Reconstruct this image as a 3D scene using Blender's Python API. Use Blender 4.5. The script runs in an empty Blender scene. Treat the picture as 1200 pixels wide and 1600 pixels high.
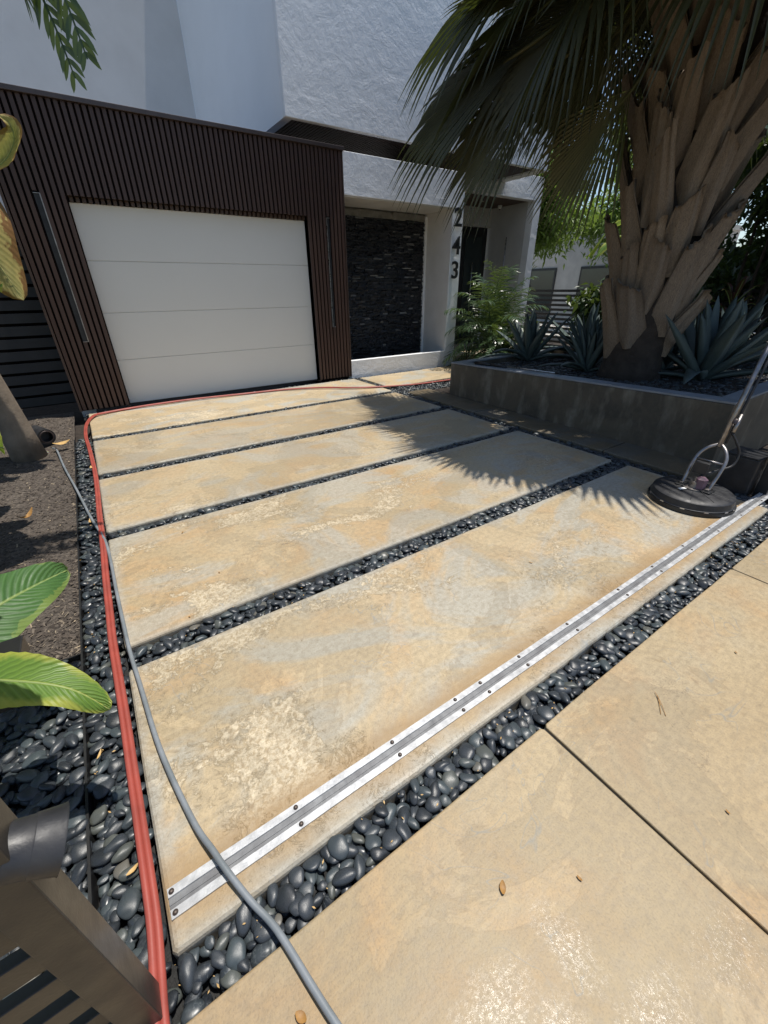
import bpy, math, random
from mathutils import Vector, Matrix, Quaternion, noise
random.seed(7)
R_ = math.radians
scene = bpy.context.scene
COL = scene.collection

# ---------------------------------------------------------------- camera
cam_d = bpy.data.cameras.new('camera')
cam = bpy.data.objects.new('camera', cam_d); COL.objects.link(cam)
pitch, yaw, roll = R_(28.81), R_(33.95), R_(-0.456)
Fv = Vector((math.sin(yaw)*math.cos(pitch), math.cos(yaw)*math.cos(pitch), -math.sin(pitch)))
Rv = Vector((math.cos(yaw), -math.sin(yaw), 0)); Uv = Rv.cross(Fv)
R2 = Rv*math.cos(roll)+Uv*math.sin(roll); U2 = Uv*math.cos(roll)-Rv*math.sin(roll)
m = Matrix((R2, U2, -Fv)).transposed().to_4x4(); m.translation = Vector((0, 0, 1.5))
cam.matrix_world = m
cam_d.sensor_fit = 'VERTICAL'; cam_d.sensor_height = 24.0
cam_d.lens = 24.0*636.6/1600.0
cam_d.clip_start = 0.02; cam_d.clip_end = 600
scene.camera = cam

# ---------------------------------------------------------------- sky and sun
SUN_EL, SUN_AZ = R_(76.3), R_(99.0)
sv = Vector((math.sin(SUN_AZ)*math.cos(SUN_EL), math.cos(SUN_AZ)*math.cos(SUN_EL), math.sin(SUN_EL)))
w = bpy.data.worlds.new('World'); scene.world = w; w.use_nodes = True
wn = w.node_tree.nodes; wl = w.node_tree.links; wn.clear()
wo = wn.new('ShaderNodeOutputWorld'); wb = wn.new('ShaderNodeBackground'); ws = wn.new('ShaderNodeTexSky')
ws.sky_type = 'NISHITA'; ws.sun_disc = False; ws.sun_elevation = SUN_EL; ws.sun_rotation = SUN_AZ
ws.air_density = 1.0; ws.dust_density = 0.6; ws.ozone_density = 1.5
wb.inputs[1].default_value = 0.108
wl.new(ws.outputs[0], wb.inputs[0]); wl.new(wb.outputs[0], wo.inputs[0])
sd = bpy.data.lights.new('sun', 'SUN'); sd.energy = 3.8; sd.angle = R_(0.55); sd.color = (1.0, 0.95, 0.87)
so = bpy.data.objects.new('sun', sd); COL.objects.link(so)
so.rotation_mode = 'QUATERNION'; so.rotation_quaternion = sv.to_track_quat('Z', 'Y'); so.location = (3, 0, 12)
vs = scene.view_settings
vs.view_transform = 'Standard'; vs.look = 'None'; vs.exposure = 0.43; vs.gamma = 1.0; vs.use_curve_mapping = False
scene.render.engine = 'CYCLES'

# ---------------------------------------------------------------- helpers
class MB:
    def __init__(s): s.v = []; s.f = []
    def box(s, x0, x1, y0, y1, z0, z1):
        n = len(s.v)
        s.v += [(x0,y0,z0),(x1,y0,z0),(x1,y1,z0),(x0,y1,z0),(x0,y0,z1),(x1,y0,z1),(x1,y1,z1),(x0,y1,z1)]
        s.f += [tuple(n+i for i in q) for q in ((0,3,2,1),(4,5,6,7),(0,1,5,4),(1,2,6,5),(2,3,7,6),(3,0,4,7))]
        return s
    def prism(s, poly, z0, z1):
        n = len(s.v); k = len(poly)
        s.v += [(p[0],p[1],z0) for p in poly]+[(p[0],p[1],z1) for p in poly]
        s.f += [tuple(n+k+i for i in range(k)), tuple(n+i for i in reversed(range(k)))]
        s.f += [(n+i, n+(i+1)%k, n+k+(i+1)%k, n+k+i) for i in range(k)]
        return s
    def tube(s, pts, r, seg=10, cap=True):
        pts = [Vector(p) for p in pts]; n0 = len(s.v)
        rr = r if isinstance(r, (list, tuple)) else [r]*len(pts)
        up = None
        for i, p in enumerate(pts):
            t = (pts[min(i+1, len(pts)-1)]-pts[max(i-1, 0)]).normalized()
            if up is None:
                up = Vector((0,0,1)) if abs(t.z) < .9 else Vector((1,0,0))
            a = t.cross(up).normalized(); b = a.cross(t).normalized(); up = b
            for k in range(seg):
                q = p+(a*math.cos(2*math.pi*k/seg)+b*math.sin(2*math.pi*k/seg))*rr[i]
                s.v.append(tuple(q))
        for i in range(len(pts)-1):
            for k in range(seg):
                a0 = n0+i*seg+k; a1 = n0+i*seg+(k+1)%seg
                s.f.append((a0, a1, a1+seg, a0+seg))
        if cap:
            s.f.append(tuple(n0+k for k in reversed(range(seg))))
            s.f.append(tuple(n0+(len(pts)-1)*seg+k for k in range(seg)))
        return s
    def lathe(s, c, prof, seg=32, axis=(0,0,1)):
        ax = Vector(axis).normalized(); a = ax.orthogonal().normalized(); b = ax.cross(a)
        n0 = len(s.v); c = Vector(c)
        for r, h in prof:
            for k in range(seg):
                t = 2*math.pi*k/seg
                s.v.append(tuple(c+ax*h+(a*math.cos(t)+b*math.sin(t))*r))
        for i in range(len(prof)-1):
            for k in range(seg):
                a0 = n0+i*seg+k; a1 = n0+i*seg+(k+1)%seg
                s.f.append((a0, a1, a1+seg, a0+seg))
        return s
    def add(s, verts, faces, mat=None):
        n = len(s.v)
        s.v += [tuple(mat@Vector(v)) for v in verts] if mat is not None else [tuple(v) for v in verts]
        s.f += [tuple(n+i for i in q) for q in faces]
        return s
    def mesh(s, name, mat=None, smooth=False):
        me = bpy.data.meshes.new(name); me.from_pydata(s.v, [], s.f); me.update()
        if smooth:
            me.polygons.foreach_set('use_smooth', [True]*len(me.polygons))
        if mat: me.materials.append(mat)
        return me
    def build(s, name, mat=None, parent=None, smooth=False, bevel=0, autosm=False):
        return link(name, s.mesh(name, mat, smooth or autosm), parent, bevel, autosm)

def link(name, me, parent=None, bevel=0, autosm=False):
    o = bpy.data.objects.new(name, me); COL.objects.link(o)
    if parent: o.parent = parent
    if bevel:
        b = o.modifiers.new('bevel', 'BEVEL'); b.width = bevel; b.segments = 2; b.limit_method = 'ANGLE'; b.angle_limit = R_(50)
        b.harden_normals = False
    if autosm:
        e = o.modifiers.new('split', 'EDGE_SPLIT'); e.split_angle = R_(35)
    return o
def tag(o, label=None, cat=None, group=None, kind=None):
    if label: o['label'] = label
    if cat: o['category'] = cat
    if group: o['group'] = group
    if kind: o['kind'] = kind
    return o
def empty(name, loc=(0,0,0)):
    o = bpy.data.objects.new(name, None); COL.objects.link(o); o.location = loc; o.empty_display_size = .1
    return o
def box(name, b, mat, parent=None, bevel=0):
    return MB().box(*b).build(name, mat, parent, bevel=bevel)

# ---------------------------------------------------------------- materials
class NT:
    def __init__(s, name):
        s.m = bpy.data.materials.new(name); s.m.use_nodes = True
        s.n = s.m.node_tree.nodes; s.l = s.m.node_tree.links
        s.b = s.n['Principled BSDF']; s.co = s.n.new('ShaderNodeTexCoord')
    def __call__(s, typ, **kw):
        n = s.n.new(typ)
        for k, v in kw.items():
            if k.startswith('i_'):
                key = k[2:]; key = int(key) if key.isdigit() else key.replace('_', ' ')
                s.put(n.inputs[key], v)
            else: setattr(n, k, v)
        return n
    def put(s, sock, v):
        if isinstance(v, bpy.types.NodeSocket): s.l.new(v, sock)
        elif isinstance(v, bpy.types.Node): s.l.new(v.outputs[0], sock)
        else: sock.default_value = (*v, 1) if (isinstance(v, tuple) and len(v) == 3 and sock.type == 'RGBA') else v
    def map(s, scale=(1,1,1), loc=(0,0,0), rot=(0,0,0), src='Object'):
        return s('ShaderNodeMapping', i_Vector=s.co.outputs[src], i_Scale=scale, i_Location=loc, i_Rotation=rot).outputs[0]
    def noise(s, scale, detail=4, rough=.55, vec=None, dist=0):
        return s('ShaderNodeTexNoise', i_Vector=vec if vec is not None else s.co.outputs['Object'], i_Scale=scale, i_Detail=detail, i_Roughness=rough, i_Distortion=dist).outputs[0]
    def ramp(s, fac, stops, interp='LINEAR'):
        r = s('ShaderNodeValToRGB', i_Fac=fac); e = r.color_ramp.elements; r.color_ramp.interpolation = interp
        while len(e) < len(stops): e.new(.5)
        for q, (p, c) in zip(e, stops):
            q.position = p; q.color = (*c, 1) if isinstance(c, tuple) else (c, c, c, 1)
        return r.outputs[0]
    def mix(s, fac, a, b, mode='MIX'):
        n = s('ShaderNodeMix', data_type='RGBA', blend_type=mode)
        s.put(n.inputs[0], fac); s.put(n.inputs[6], a); s.put(n.inputs[7], b)
        return n.outputs[2]
    def math(s, op, a, b=0.0, clamp=False):
        n = s('ShaderNodeMath', operation=op, use_clamp=clamp); s.put(n.inputs[0], a); s.put(n.inputs[1], b); return n.outputs[0]
    def bump(s, h, strength=.3, dist=.01, normal=None):
        n = s('ShaderNodeBump', i_Height=h, i_Strength=strength, i_Distance=dist)
        if normal is not None: s.put(n.inputs['Normal'], normal)
        return n.outputs[0]
    def out(s, color=None, rough=None, metal=None, normal=None, spec=None, coat=None):
        for k, v in (('Base Color', color), ('Roughness', rough), ('Metallic', metal), ('Normal', normal), ('Specular IOR Level', spec), ('Coat Weight', coat)):
            if v is not None: s.put(s.b.inputs[k], v)
        return s.m

def mottled(name, c1, c2, scale=6, rough=.6, bump=.2, bscale=60, metal=0, spec=None, bdist=.003, coat=None, r2=None):
    t = NT(name)
    n = t.noise(scale, 5)
    rg = t.ramp(t.noise(scale*1.7, 4), [(.35, rough), (.65, r2)]) if r2 is not None else rough
    return t.out(t.mix(t.ramp(n, [(.35, 0.), (.65, 1.)]), c1, c2), rg, metal, t.bump(t.noise(bscale, 4), bump, bdist), spec, coat)

def concrete(name, tint=1.0, crust=1.0, gloss=0.0, orange=1.0, seed=0.0, grey=1.0, stain=False, sheen=0.0, edgefade=None, bs=.55, warm=(1,1,1), wetspots=None):
    t = NT(name)
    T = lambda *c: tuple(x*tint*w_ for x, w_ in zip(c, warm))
    v = t.map(loc=(seed, seed*.7, 0))
    big = t.noise(.9, 5, .55, v, .6)
    mid = t.noise(1.9, 6, .6, t.map(loc=(seed+11, 5, 0)), 1.0)
    gr = t.noise(1.25, 7, .62, t.map(scale=(.8,1.3,1), loc=(seed+23, 2, 0)), 1.4)
    fine = t.noise(38, 6, .65, v)
    base = t.mix(t.ramp(big, [(.3, 0.), (.7, 1.)]), T(.60,.485,.31), T(.50,.38,.22))
    om = t.math('MULTIPLY', t.ramp(mid, [(.47, 0.), (.66, 1.)]), .8*orange)
    base = t.mix(om, base, T(.58,.345,.15))
    gm = t.math('MULTIPLY', t.ramp(gr, [(.48, 0.), (.58, 1.)]), .8*grey)
    base = t.mix(gm, base, T(.47,.455,.39))
    # crusty remains of an old pale coating with crisp torn edges, brown line round them
    cm1 = t.ramp(t.noise(1.35, 4, .55, t.map(scale=(.75,1.25,1), loc=(seed+41, 9, 0)), .7), [(.47, 0.), (.63, 1.)])
    cn = t.noise(16, 10, .84, t.map(loc=(seed, 0, 0)), 1.0)
    xb = t('ShaderNodeSeparateXYZ', i_Vector=t.co.outputs['Object']).outputs[0]
    cm1 = t.math('MULTIPLY', cm1, t.ramp(t.math('MULTIPLY', xb, .25), [(.12, 1.), (.62, .55)]))
    cs = t.math('ADD', t.math('MULTIPLY', cm1, .26), t.math('SUBTRACT', cn, .15))
    cm = t.math('MULTIPLY', t.ramp(cs, [(.505, 0.), (.52, 1.)]), crust)
    edge = t.math('MULTIPLY', t.ramp(cs, [(.47, 0.), (.50, 1.), (.512, 1.), (.53, 0.)]), crust)
    base = t.mix(t.math('MULTIPLY', edge, .36), base, T(.30,.225,.13))
    flake = t.noise(55, 5, .7, v, .5)
    vor = t('ShaderNodeTexVoronoi', feature='DISTANCE_TO_EDGE', i_Scale=42, i_Vector=t('ShaderNodeVectorMath', operation='ADD', i_0=v, i_1=t('ShaderNodeVectorMath', operation='SCALE', i_0=t('ShaderNodeTexNoise', i_Vector=v, i_Scale=30, i_Detail=3).outputs[1], i_Scale=.03).outputs[0]).outputs[0]).outputs[0]
    base = t.mix(t.math('MULTIPLY', cm, .92), base, t.mix(t.ramp(flake, [(.4, 0.), (.56, 1.)]), t.mix(t.ramp(vor, [(0, .75), (.05, 0.)]), T(.47,.36,.215), T(.33,.25,.15)), T(.75,.64,.455)))
    if edgefade:
        g = t('ShaderNodeSeparateXYZ', i_Vector=t.co.outputs['Generated'])
        dx = t.math('MULTIPLY', t.math('SUBTRACT', .5, t.math('ABSOLUTE', t.math('SUBTRACT', g.outputs[0], .5))), edgefade[0])
        dy = t.math('MULTIPLY', t.math('SUBTRACT', .5, t.math('ABSOLUTE', t.math('SUBTRACT', g.outputs[1], .5))), edgefade[1])
        dm = t.math('ADD', t.math('MINIMUM', dx, dy), t.math('MULTIPLY', t.math('SUBTRACT', t.noise(4, 5, .65), .5), .14))
        base = t.mix(t.math('MULTIPLY', t.ramp(dm, [(.015, 1.), (.06, 0.)]), .6), base, T(.46,.455,.405))
    # tide marks
    tn = t.noise(1.3, 6, .64, t.map(loc=(seed+7, 31, 0)), .9)
    ring = t.ramp(t.math('ABSOLUTE', t.math('SUBTRACT', tn, .52)), [(.0, 1.), (.009, 0.)])
    base = t.mix(t.math('MULTIPLY', ring, .3), base, T(.24,.16,.08))
    inside = t.ramp(tn, [(.518, 0.), (.53, 1.)])
    base = t.mix(t.math('MULTIPLY', inside, .22), base, T(.22,.19,.13))
    spots = t.ramp(t.noise(9, 3, .5, t.map(loc=(seed+2, 8, 0))), [(.68, 0.), (.74, 1.)])
    base = t.mix(t.math('MULTIPLY', spots, .45), base, T(.22,.17,.11))
    base = t.mix(t.math('MULTIPLY', t.ramp(fine, [(.35, 1.), (.6, 0.)]), .42), base, T(.25,.20,.13))
    hi = t.noise(160, 3, .6, v)
    base = t.mix(t.math('MULTIPLY', t.ramp(hi, [(.33, 1.), (.5, 0.)]), .3), base, T(.17,.14,.10))
    # curved grey scuffs left by the cleaner
    sc = t.noise(2.2, 2, .4, t.map(loc=(seed+71, 13, 0)), 3.5)
    scm = t.math('MULTIPLY', t.ramp(t.math('ABSOLUTE', t.math('SUBTRACT', sc, .5)), [(0, 1.), (.006, 0.)]), t.ramp(t.noise(2.5, 3, .5, t.map(loc=(seed+9, 77, 0))), [(.52, 0.), (.60, 1.)]))
    base = t.mix(t.math('MULTIPLY', scm, .6), base, T(.27,.29,.29))
    if stain:   # rust stain washed out along the steel track
        y = t('ShaderNodeSeparateXYZ', i_Vector=t.co.outputs['Object']).outputs[1]
        wob = t.math('MULTIPLY', t.noise(5, 5, .65), .10)
        d = t.math('ADD', t.math('ABSOLUTE', t.math('SUBTRACT', y, .745)), wob)
        sm = t.ramp(d, [(.09, 1.), (.17, 0.)])
        base = t.mix(t.math('MULTIPLY', sm, .75), base, T(.36,.235,.11))
        x = t('ShaderNodeSeparateXYZ', i_Vector=t.co.outputs['Object']).outputs[0]
    brush = t.noise(14, 5, .7, t.map(scale=(.25, 5, 1), rot=(0,0,-.62), loc=(seed,2,0)))
    base = t.mix(t.math('MULTIPLY', t.ramp(brush, [(.30, 1.), (.48, 0.)]), .22), base, T(.27,.215,.14))
    base = t.mix(t.math('MULTIPLY', t.ramp(brush, [(.56, 0.), (.72, 1.)]), .16), base, T(.64,.56,.42))
    ck = t('ShaderNodeTexVoronoi', feature='DISTANCE_TO_EDGE', i_Scale=.55)
    t.put(ck.inputs['Vector'], t('ShaderNodeVectorMath', operation='ADD', i_0=t.map(loc=(seed*1.7,3.1,0)), i_1=t('ShaderNodeTexNoise', i_Vector=t.co.outputs['Object'], i_Scale=4, i_Detail=6, i_Roughness=.7).outputs[1]).outputs[0])
    ckm = t.math('MULTIPLY', t.ramp(ck, [(0, 1.), (.0035, 0.)]), t.ramp(t.noise(1.1, 2, .5, t.map(loc=(seed+19, 21, 0))), [(.54, 0.), (.60, 1.)]))
    base = t.mix(t.math('MULTIPLY', ckm, .55), base, T(.16,.12,.08))
    h = t.math('ADD', t.math('MULTIPLY', cm, .8), t.math('ADD', t.math('MULTIPLY', fine, .9), t.math('MULTIPLY', hi, .35)))
    wn_ = t.noise(1.1, 5, .62, t.map(loc=(seed+55, 3, 0)), .8)
    wet = t.ramp(wn_, [(.42, .62-gloss), (.62, .40-gloss*.4)] if not sheen or sheen < .2 else [(.4, .62), (.6, .54)])
    rough = t.math('ADD', wet, t.math('MULTIPLY', t.math('SUBTRACT', fine, .5), .3))
    if sheen:
        t.put(t.b.inputs['Coat Roughness'], .20)
        t.put(t.b.inputs['Coat Normal'], t.bump(t.noise(150, 3, .6), 1.0, .0014))
        t.put(t.b.inputs['Coat Weight'], t.math('MULTIPLY', t.ramp(t.noise(2.3, 5, .65, t.map(loc=(seed+3, 1, 0)), .6), [(.47, 0.0), (.55, 1.)]), t.math('MULTIPLY', t.ramp(t.noise(26, 5, .75), [(.40, .2), (.55, 1.)]), sheen)))
    if wetspots:   # rinse water not yet dry
        P_ = t('ShaderNodeVectorMath', operation='ADD', i_0=t.co.outputs['Object'], i_1=t('ShaderNodeVectorMath', operation='SCALE', i_0=t('ShaderNodeTexNoise', i_Vector=t.co.outputs['Object'], i_Scale=14, i_Detail=5, i_Roughness=.7).outputs[1], i_Scale=.10).outputs[0]).outputs[0]
        sp_ = t('ShaderNodeSeparateXYZ', i_Vector=P_); tot = None
        for (cx, cy, rx, ry) in wetspots:
            ex = t.math('DIVIDE', t.math('SUBTRACT', sp_.outputs[0], cx+.05), rx); ey = t.math('DIVIDE', t.math('SUBTRACT', sp_.outputs[1], cy+.05), ry)
            q = t.ramp(t.math('SQRT', t.math('ADD', t.math('MULTIPLY', ex, ex), t.math('MULTIPLY', ey, ey))), [(.15, 1.), (1., 0.)])
            tot = q if tot is None else t.math('MAXIMUM', tot, q)
        t.put(t.b.inputs['Coat Weight'], t.math('MULTIPLY', tot, t.ramp(t.noise(75, 5, .8), [(.46, .06), (.60, .75)])))
        base = t.mix(t.math('MULTIPLY', tot, .22), base, T(.26,.21,.13))
    return t.out(base, t.math('MAXIMUM', rough, .13), 0, t.bump(h, bs, .004), .45)

M = {}
SL = [concrete('slab_concrete', .83, 1, .0, .6, 0, 1.0, True, .12, (4.2, 1.1)),
      concrete('slab_concrete', .83, 1, .0, .75, 13, .9, False, .12, (4.2, 1.1)),
      concrete('slab_concrete', .82, .8, .0, .45, 29, .8, False, .12, (4.2, 1.1)),
      concrete('slab_concrete', .80, .8, .0, .55, 47, .7, False, .12, (4.2, 1.1))]
M['slab_far'] = concrete('pale_slab_concrete', .98, 1, 0, .15, 17, 1.3)
M['apron'] = concrete('apron_concrete', .68, .0, .04, .6, 5, .2, False, 1.0, None, .35, (1.03,.995,.92), [(.36,.09,.15,.09),(.60,.06,.07,.13),(.95,-.18,.16,.09),(.66,-.14,.16,.08),(.45,-.03,.10,.08)])
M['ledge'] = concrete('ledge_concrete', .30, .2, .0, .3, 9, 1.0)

def planter_mat():
    t = NT('planter_concrete')
    a = t.noise(1.7, 6, .6, None, .7); b = t.noise(24, 6, .65)
    st = t.noise(5, 4, .6, t.map(scale=(1,1,.35)))
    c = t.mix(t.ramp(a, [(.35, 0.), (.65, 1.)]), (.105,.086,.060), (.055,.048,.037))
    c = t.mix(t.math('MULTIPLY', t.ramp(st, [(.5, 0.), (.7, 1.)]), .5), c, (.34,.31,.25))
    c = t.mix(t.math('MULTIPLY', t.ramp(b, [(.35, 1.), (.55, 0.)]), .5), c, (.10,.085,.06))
    return t.out(c, .6, 0, t.bump(b, .5, .004))
M['planter'] = planter_mat()
M['rim'] = mottled('planter_rim_concrete', (.25,.27,.30), (.18,.20,.22), 5, .4, .4, 50)

def stucco(name, col):
    t = NT(name)
    a = t.noise(2.2, 6, .62, t.map(scale=(1,1,1.3)), 1.0); b = t.noise(9, 7, .7, None, .6); c = t.noise(70, 4, .6)
    cc = t.mix(t.math('MULTIPLY', t.ramp(a, [(.35, 0.), (.7, 1.)]), .35), col, tuple(x*.86 for x in col))
    cc = t.mix(t.math('MULTIPLY', t.ramp(b, [(.62, 0.), (.75, 1.)]), .2), cc, tuple(x*.8 for x in col))
    h = t.math('ADD', t.math('MULTIPLY', a, 1.0), t.math('ADD', t.math('MULTIPLY', b, .6), t.math('MULTIPLY', c, .07)))
    return t.out(cc, .82, 0, t.bump(h, .55, .03))
M['stucco'] = stucco('rough_white_stucco', (.86,.87,.88))
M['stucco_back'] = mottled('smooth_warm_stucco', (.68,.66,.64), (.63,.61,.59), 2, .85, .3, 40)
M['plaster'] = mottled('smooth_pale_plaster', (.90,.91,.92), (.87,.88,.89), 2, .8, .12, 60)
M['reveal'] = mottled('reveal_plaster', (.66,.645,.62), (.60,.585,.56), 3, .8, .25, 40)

def wood(name, c1, c2, rough=.5):
    t = NT(name)
    g = t.noise(5, 5, .6, t.map(scale=(14,14,.5)))
    oi = t('ShaderNodeObjectInfo').outputs['Random']
    c = t.mix(t.ramp(g, [(.3, 0.), (.7, 1.)]), c1, c2)
    c = t.mix(t.math('MULTIPLY', oi, .35), c, tuple(x*.6 for x in c1))
    return t.out(c, rough, 0, t.bump(g, .25, .002))
M['slat'] = wood('dark_brown_composite_wood', (.078,.040,.028), (.052,.027,.019), .5)
M['backing'] = mottled('near_black_backing', (.007,.005,.005), (.010,.008,.007), 6, .95, spec=.1)
M['edge_wood'] = wood('brown_edge_board', (.085,.050,.036), (.06,.036,.026), .5)
M['soffit'] = wood('brown_soffit_board', (.11,.062,.038), (.08,.044,.028), .5)
M['coping'] = mottled('bronze_coping_metal', (.075,.055,.05), (.06,.045,.042), 5, .4, .05, 40, .3)
def door_mat():
    t = NT('off_white_door_paint')
    g = t.noise(10, 4, .6, t.map(scale=(.6,10,40)))
    d = t.ramp(t.noise(1.5, 5), [(.35, 0.), (.7, 1.)])
    c = t.mix(t.math('MULTIPLY', d, .35), (.76,.745,.69), (.71,.695,.64))
    return t.out(c, .45, 0, t.bump(g, .12, .001))
M['door'] = door_mat()
M['black'] = mottled('black_metal_paint', (.012,.012,.013), (.02,.02,.02), 8, .42, .05, 80)
M['blackp'] = mottled('black_plastic', (.016,.016,.018), (.03,.03,.032), 12, .38, .15, 120, r2=.6)
M['steel'] = mottled('brushed_stainless_steel', (.62,.61,.60), (.48,.46,.45), 14, .22, .08, 90, 1.0, r2=.4)
M['steeldark2'] = mottled('dull_grey_steel', (.22,.225,.23), (.15,.15,.155), 14, .5, .1, 90, .6, r2=.7)
M['steeldark'] = mottled('worn_steel_tube', (.36,.34,.33), (.24,.22,.21), 14, .28, .08, 90, .95, r2=.5)
M['galv'] = mottled('galvanised_steel', (.56,.565,.57), (.38,.385,.39), 22, .42, .2, 90, .55, r2=.62)
M['rust'] = mottled('oxidised_bolt_steel', (.16,.13,.11), (.09,.07,.06), 60, .55, .3, 200, .7)
M['bronze'] = mottled('dark_bronze_powder_coat', (.048,.042,.034), (.036,.031,.026), 7, .34, .15, 150, .1, r2=.5)
M['charcoal'] = mottled('charcoal_fence_paint', (.016,.017,.020), (.024,.025,.029), 5, .5, .1, 60)
M['hose_red'] = mottled('red_rubber_hose', (.36,.07,.05), (.27,.055,.04), 7, .42, .1, 100, r2=.55)
M['hose_grey'] = mottled('grey_rubber_hose', (.22,.24,.26), (.15,.17,.18), 9, .42, .15, 100, r2=.6)
M['soil'] = mottled('dark_soil', (.045,.034,.026), (.02,.015,.012), 14, .95, 1, 40, bdist=.02)
M['bedbase'] = mottled('dark_bed_grit', (.012,.012,.012), (.02,.02,.02), 30, .8, 1, 60, bdist=.01)
M['asphalt'] = mottled('street_asphalt', (.06,.06,.06), (.045,.045,.045), 8, .9, .5, 100)
M['patio'] = mottled('pale_patio', (.5,.48,.44), (.42,.40,.37), 2, .8, .2, 20)
M['glass'] = mottled('dark_door_glass', (.03,.045,.043), (.025,.035,.035), 1, .08, 0, 5, 0, .6)
M['white'] = mottled('white_paper', (.75,.75,.73), (.7,.7,.68), 20, .6)
M['purple'] = mottled('faded_purple_guard', (.20,.12,.15), (.14,.08,.10), 9, .5)

def mulch_mat():
    t = NT('old_mulch')
    a = t.noise(3, 5); b = t.noise(45, 6, .7); c = t.noise(18, 5, .65, t.map(scale=(1,2.4,1)), 1)
    col = t.mix(t.ramp(b, [(.38, 0.), (.62, 1.)]), (.035,.027,.021), (.15,.122,.098))
    col = t.mix(t.math('MULTIPLY', t.ramp(c, [(.5, 0.), (.68, 1.)]), .5), col, (.24,.205,.165))
    col = t.mix(t.math('MULTIPLY', t.ramp(a, [(.4, 0.), (.7, 1.)]), .4), col, (.06,.046,.036))
    return t.out(col, .95, 0, t.bump(t.math('ADD', b, c), 1, .02))
M['mulch'] = mulch_mat()
M['chip'] = None
def chip_mat():
    t = NT('mulch_chips')
    g = t('ShaderNodeNewGeometry').outputs['Random Per Island']
    return t.out(t.ramp(g, [(0, (.03,.022,.017)), (.5, (.075,.058,.045)), (.88, (.16,.13,.10)), (1, (.34,.27,.18))]), .9)
M['chip'] = chip_mat()
def pebble_mat():
    t = NT('polished_black_pebble')
    g = t('ShaderNodeNewGeometry').outputs['Random Per Island']
    oi = t('ShaderNodeObjectInfo').outputs['Random']
    r = t.math('FRACT', t.math('ADD', g, oi))
    c = t.ramp(r, [(0, (.015,.018,.022)), (.55, (.030,.036,.043)), (.85, (.050,.064,.069)), (.975, (.075,.080,.070)), (1, (.13,.12,.10))])
    n = t.noise(90, 5, .7); n2 = t.noise(18, 4, .6, None, 1.0)
    c = t.mix(t.math('MULTIPLY', t.ramp(n, [(.55, 0.), (.72, 1.)]), .35), c, (.12,.14,.15))
    c = t.mix(t.math('MULTIPLY', t.ramp(t.math('ABSOLUTE', t.math('SUBTRACT', n2, .5)), [(0, 1.), (.012, 0.)]), .3), c, (.22,.24,.24))
    return t.out(c, t.ramp(n2, [(.35, .27), (.65, .50)]), 0, t.bump(n, .18, .0015), .5)
M['pebble'] = pebble_mat()
def ledge_mat():
    t = NT('black_ledgestone')
    g = t('ShaderNodeNewGeometry').outputs['Random Per Island']; oi = t('ShaderNodeObjectInfo').outputs['Random']
    r = t.math('FRACT', t.math('ADD', g, oi))
    n = t.noise(28, 6, .7)
    c = t.ramp(r, [(0, (.010,.011,.014)), (.75, (.022,.023,.028)), (.95, (.04,.04,.044)), (1, (.30,.29,.27))])
    c = t.mix(t.math('MULTIPLY', t.ramp(n, [(.62, 0.), (.68, 1.)]), .7), c, (.30,.29,.29))
    return t.out(c, .42, 0, t.bump(n, .8, .012), .5)
M['ledgestone'] = ledge_mat()
M['mortar'] = mottled('grey_mortar', (.26,.25,.22), (.17,.16,.14), 9, .9, .8, 30, bdist=.01)

def leaf_mat(name, c1, c2, trans=.25, rough=.45, scale=3, stripe=0, brown=None, spec=.4):
    t = NT(name)
    c = t.mix(t.ramp(t.noise(scale, 4), [(.35, 0.), (.65, 1.)]), c1, c2)
    g = t('ShaderNodeNewGeometry').outputs['Random Per Island']
    c = t.mix(t.math('MULTIPLY', g, .35), c, tuple(x*.5 for x in c1))
    if brown:
        c = t.mix(t.ramp(t.noise(scale*1.3, 5, .6, t.map(loc=(4,2,1))), [(.54, 0.), (.66, 1.)]), c, brown)
    t.out(c, rough, 0, t.bump(t.noise(scale*12, 3), .2, .003), spec)
    tr = t('ShaderNodeBsdfTranslucent', i_Color=t.mix(.5, c, (.30,.42,.05)))
    mx = t('ShaderNodeMixShader', i_0=trans); t.l.new(t.b.outputs[0], mx.inputs[1]); t.l.new(tr.outputs[0], mx.inputs[2])
    t.l.new(mx.outputs[0], t.n['Material Output'].inputs[0])
    return t.m
M['fan'] = leaf_mat('fan_palm_leaf', (.085,.080,.036), (.058,.055,.026), .12, .42, 2)
M['fandry'] = leaf_mat('dying_fan_palm_leaf', (.09,.095,.035), (.14,.12,.05), .2, .5, 2)
M['palmgreen'] = leaf_mat('feather_palm_leaf', (.045,.085,.038), (.075,.12,.055), .2, .28, 3)
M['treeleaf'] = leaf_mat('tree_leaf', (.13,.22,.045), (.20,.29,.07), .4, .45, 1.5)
M['darkleaf'] = leaf_mat('shade_foliage', (.03,.06,.022), (.05,.085,.03), .2, .4, 1.5)
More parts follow.
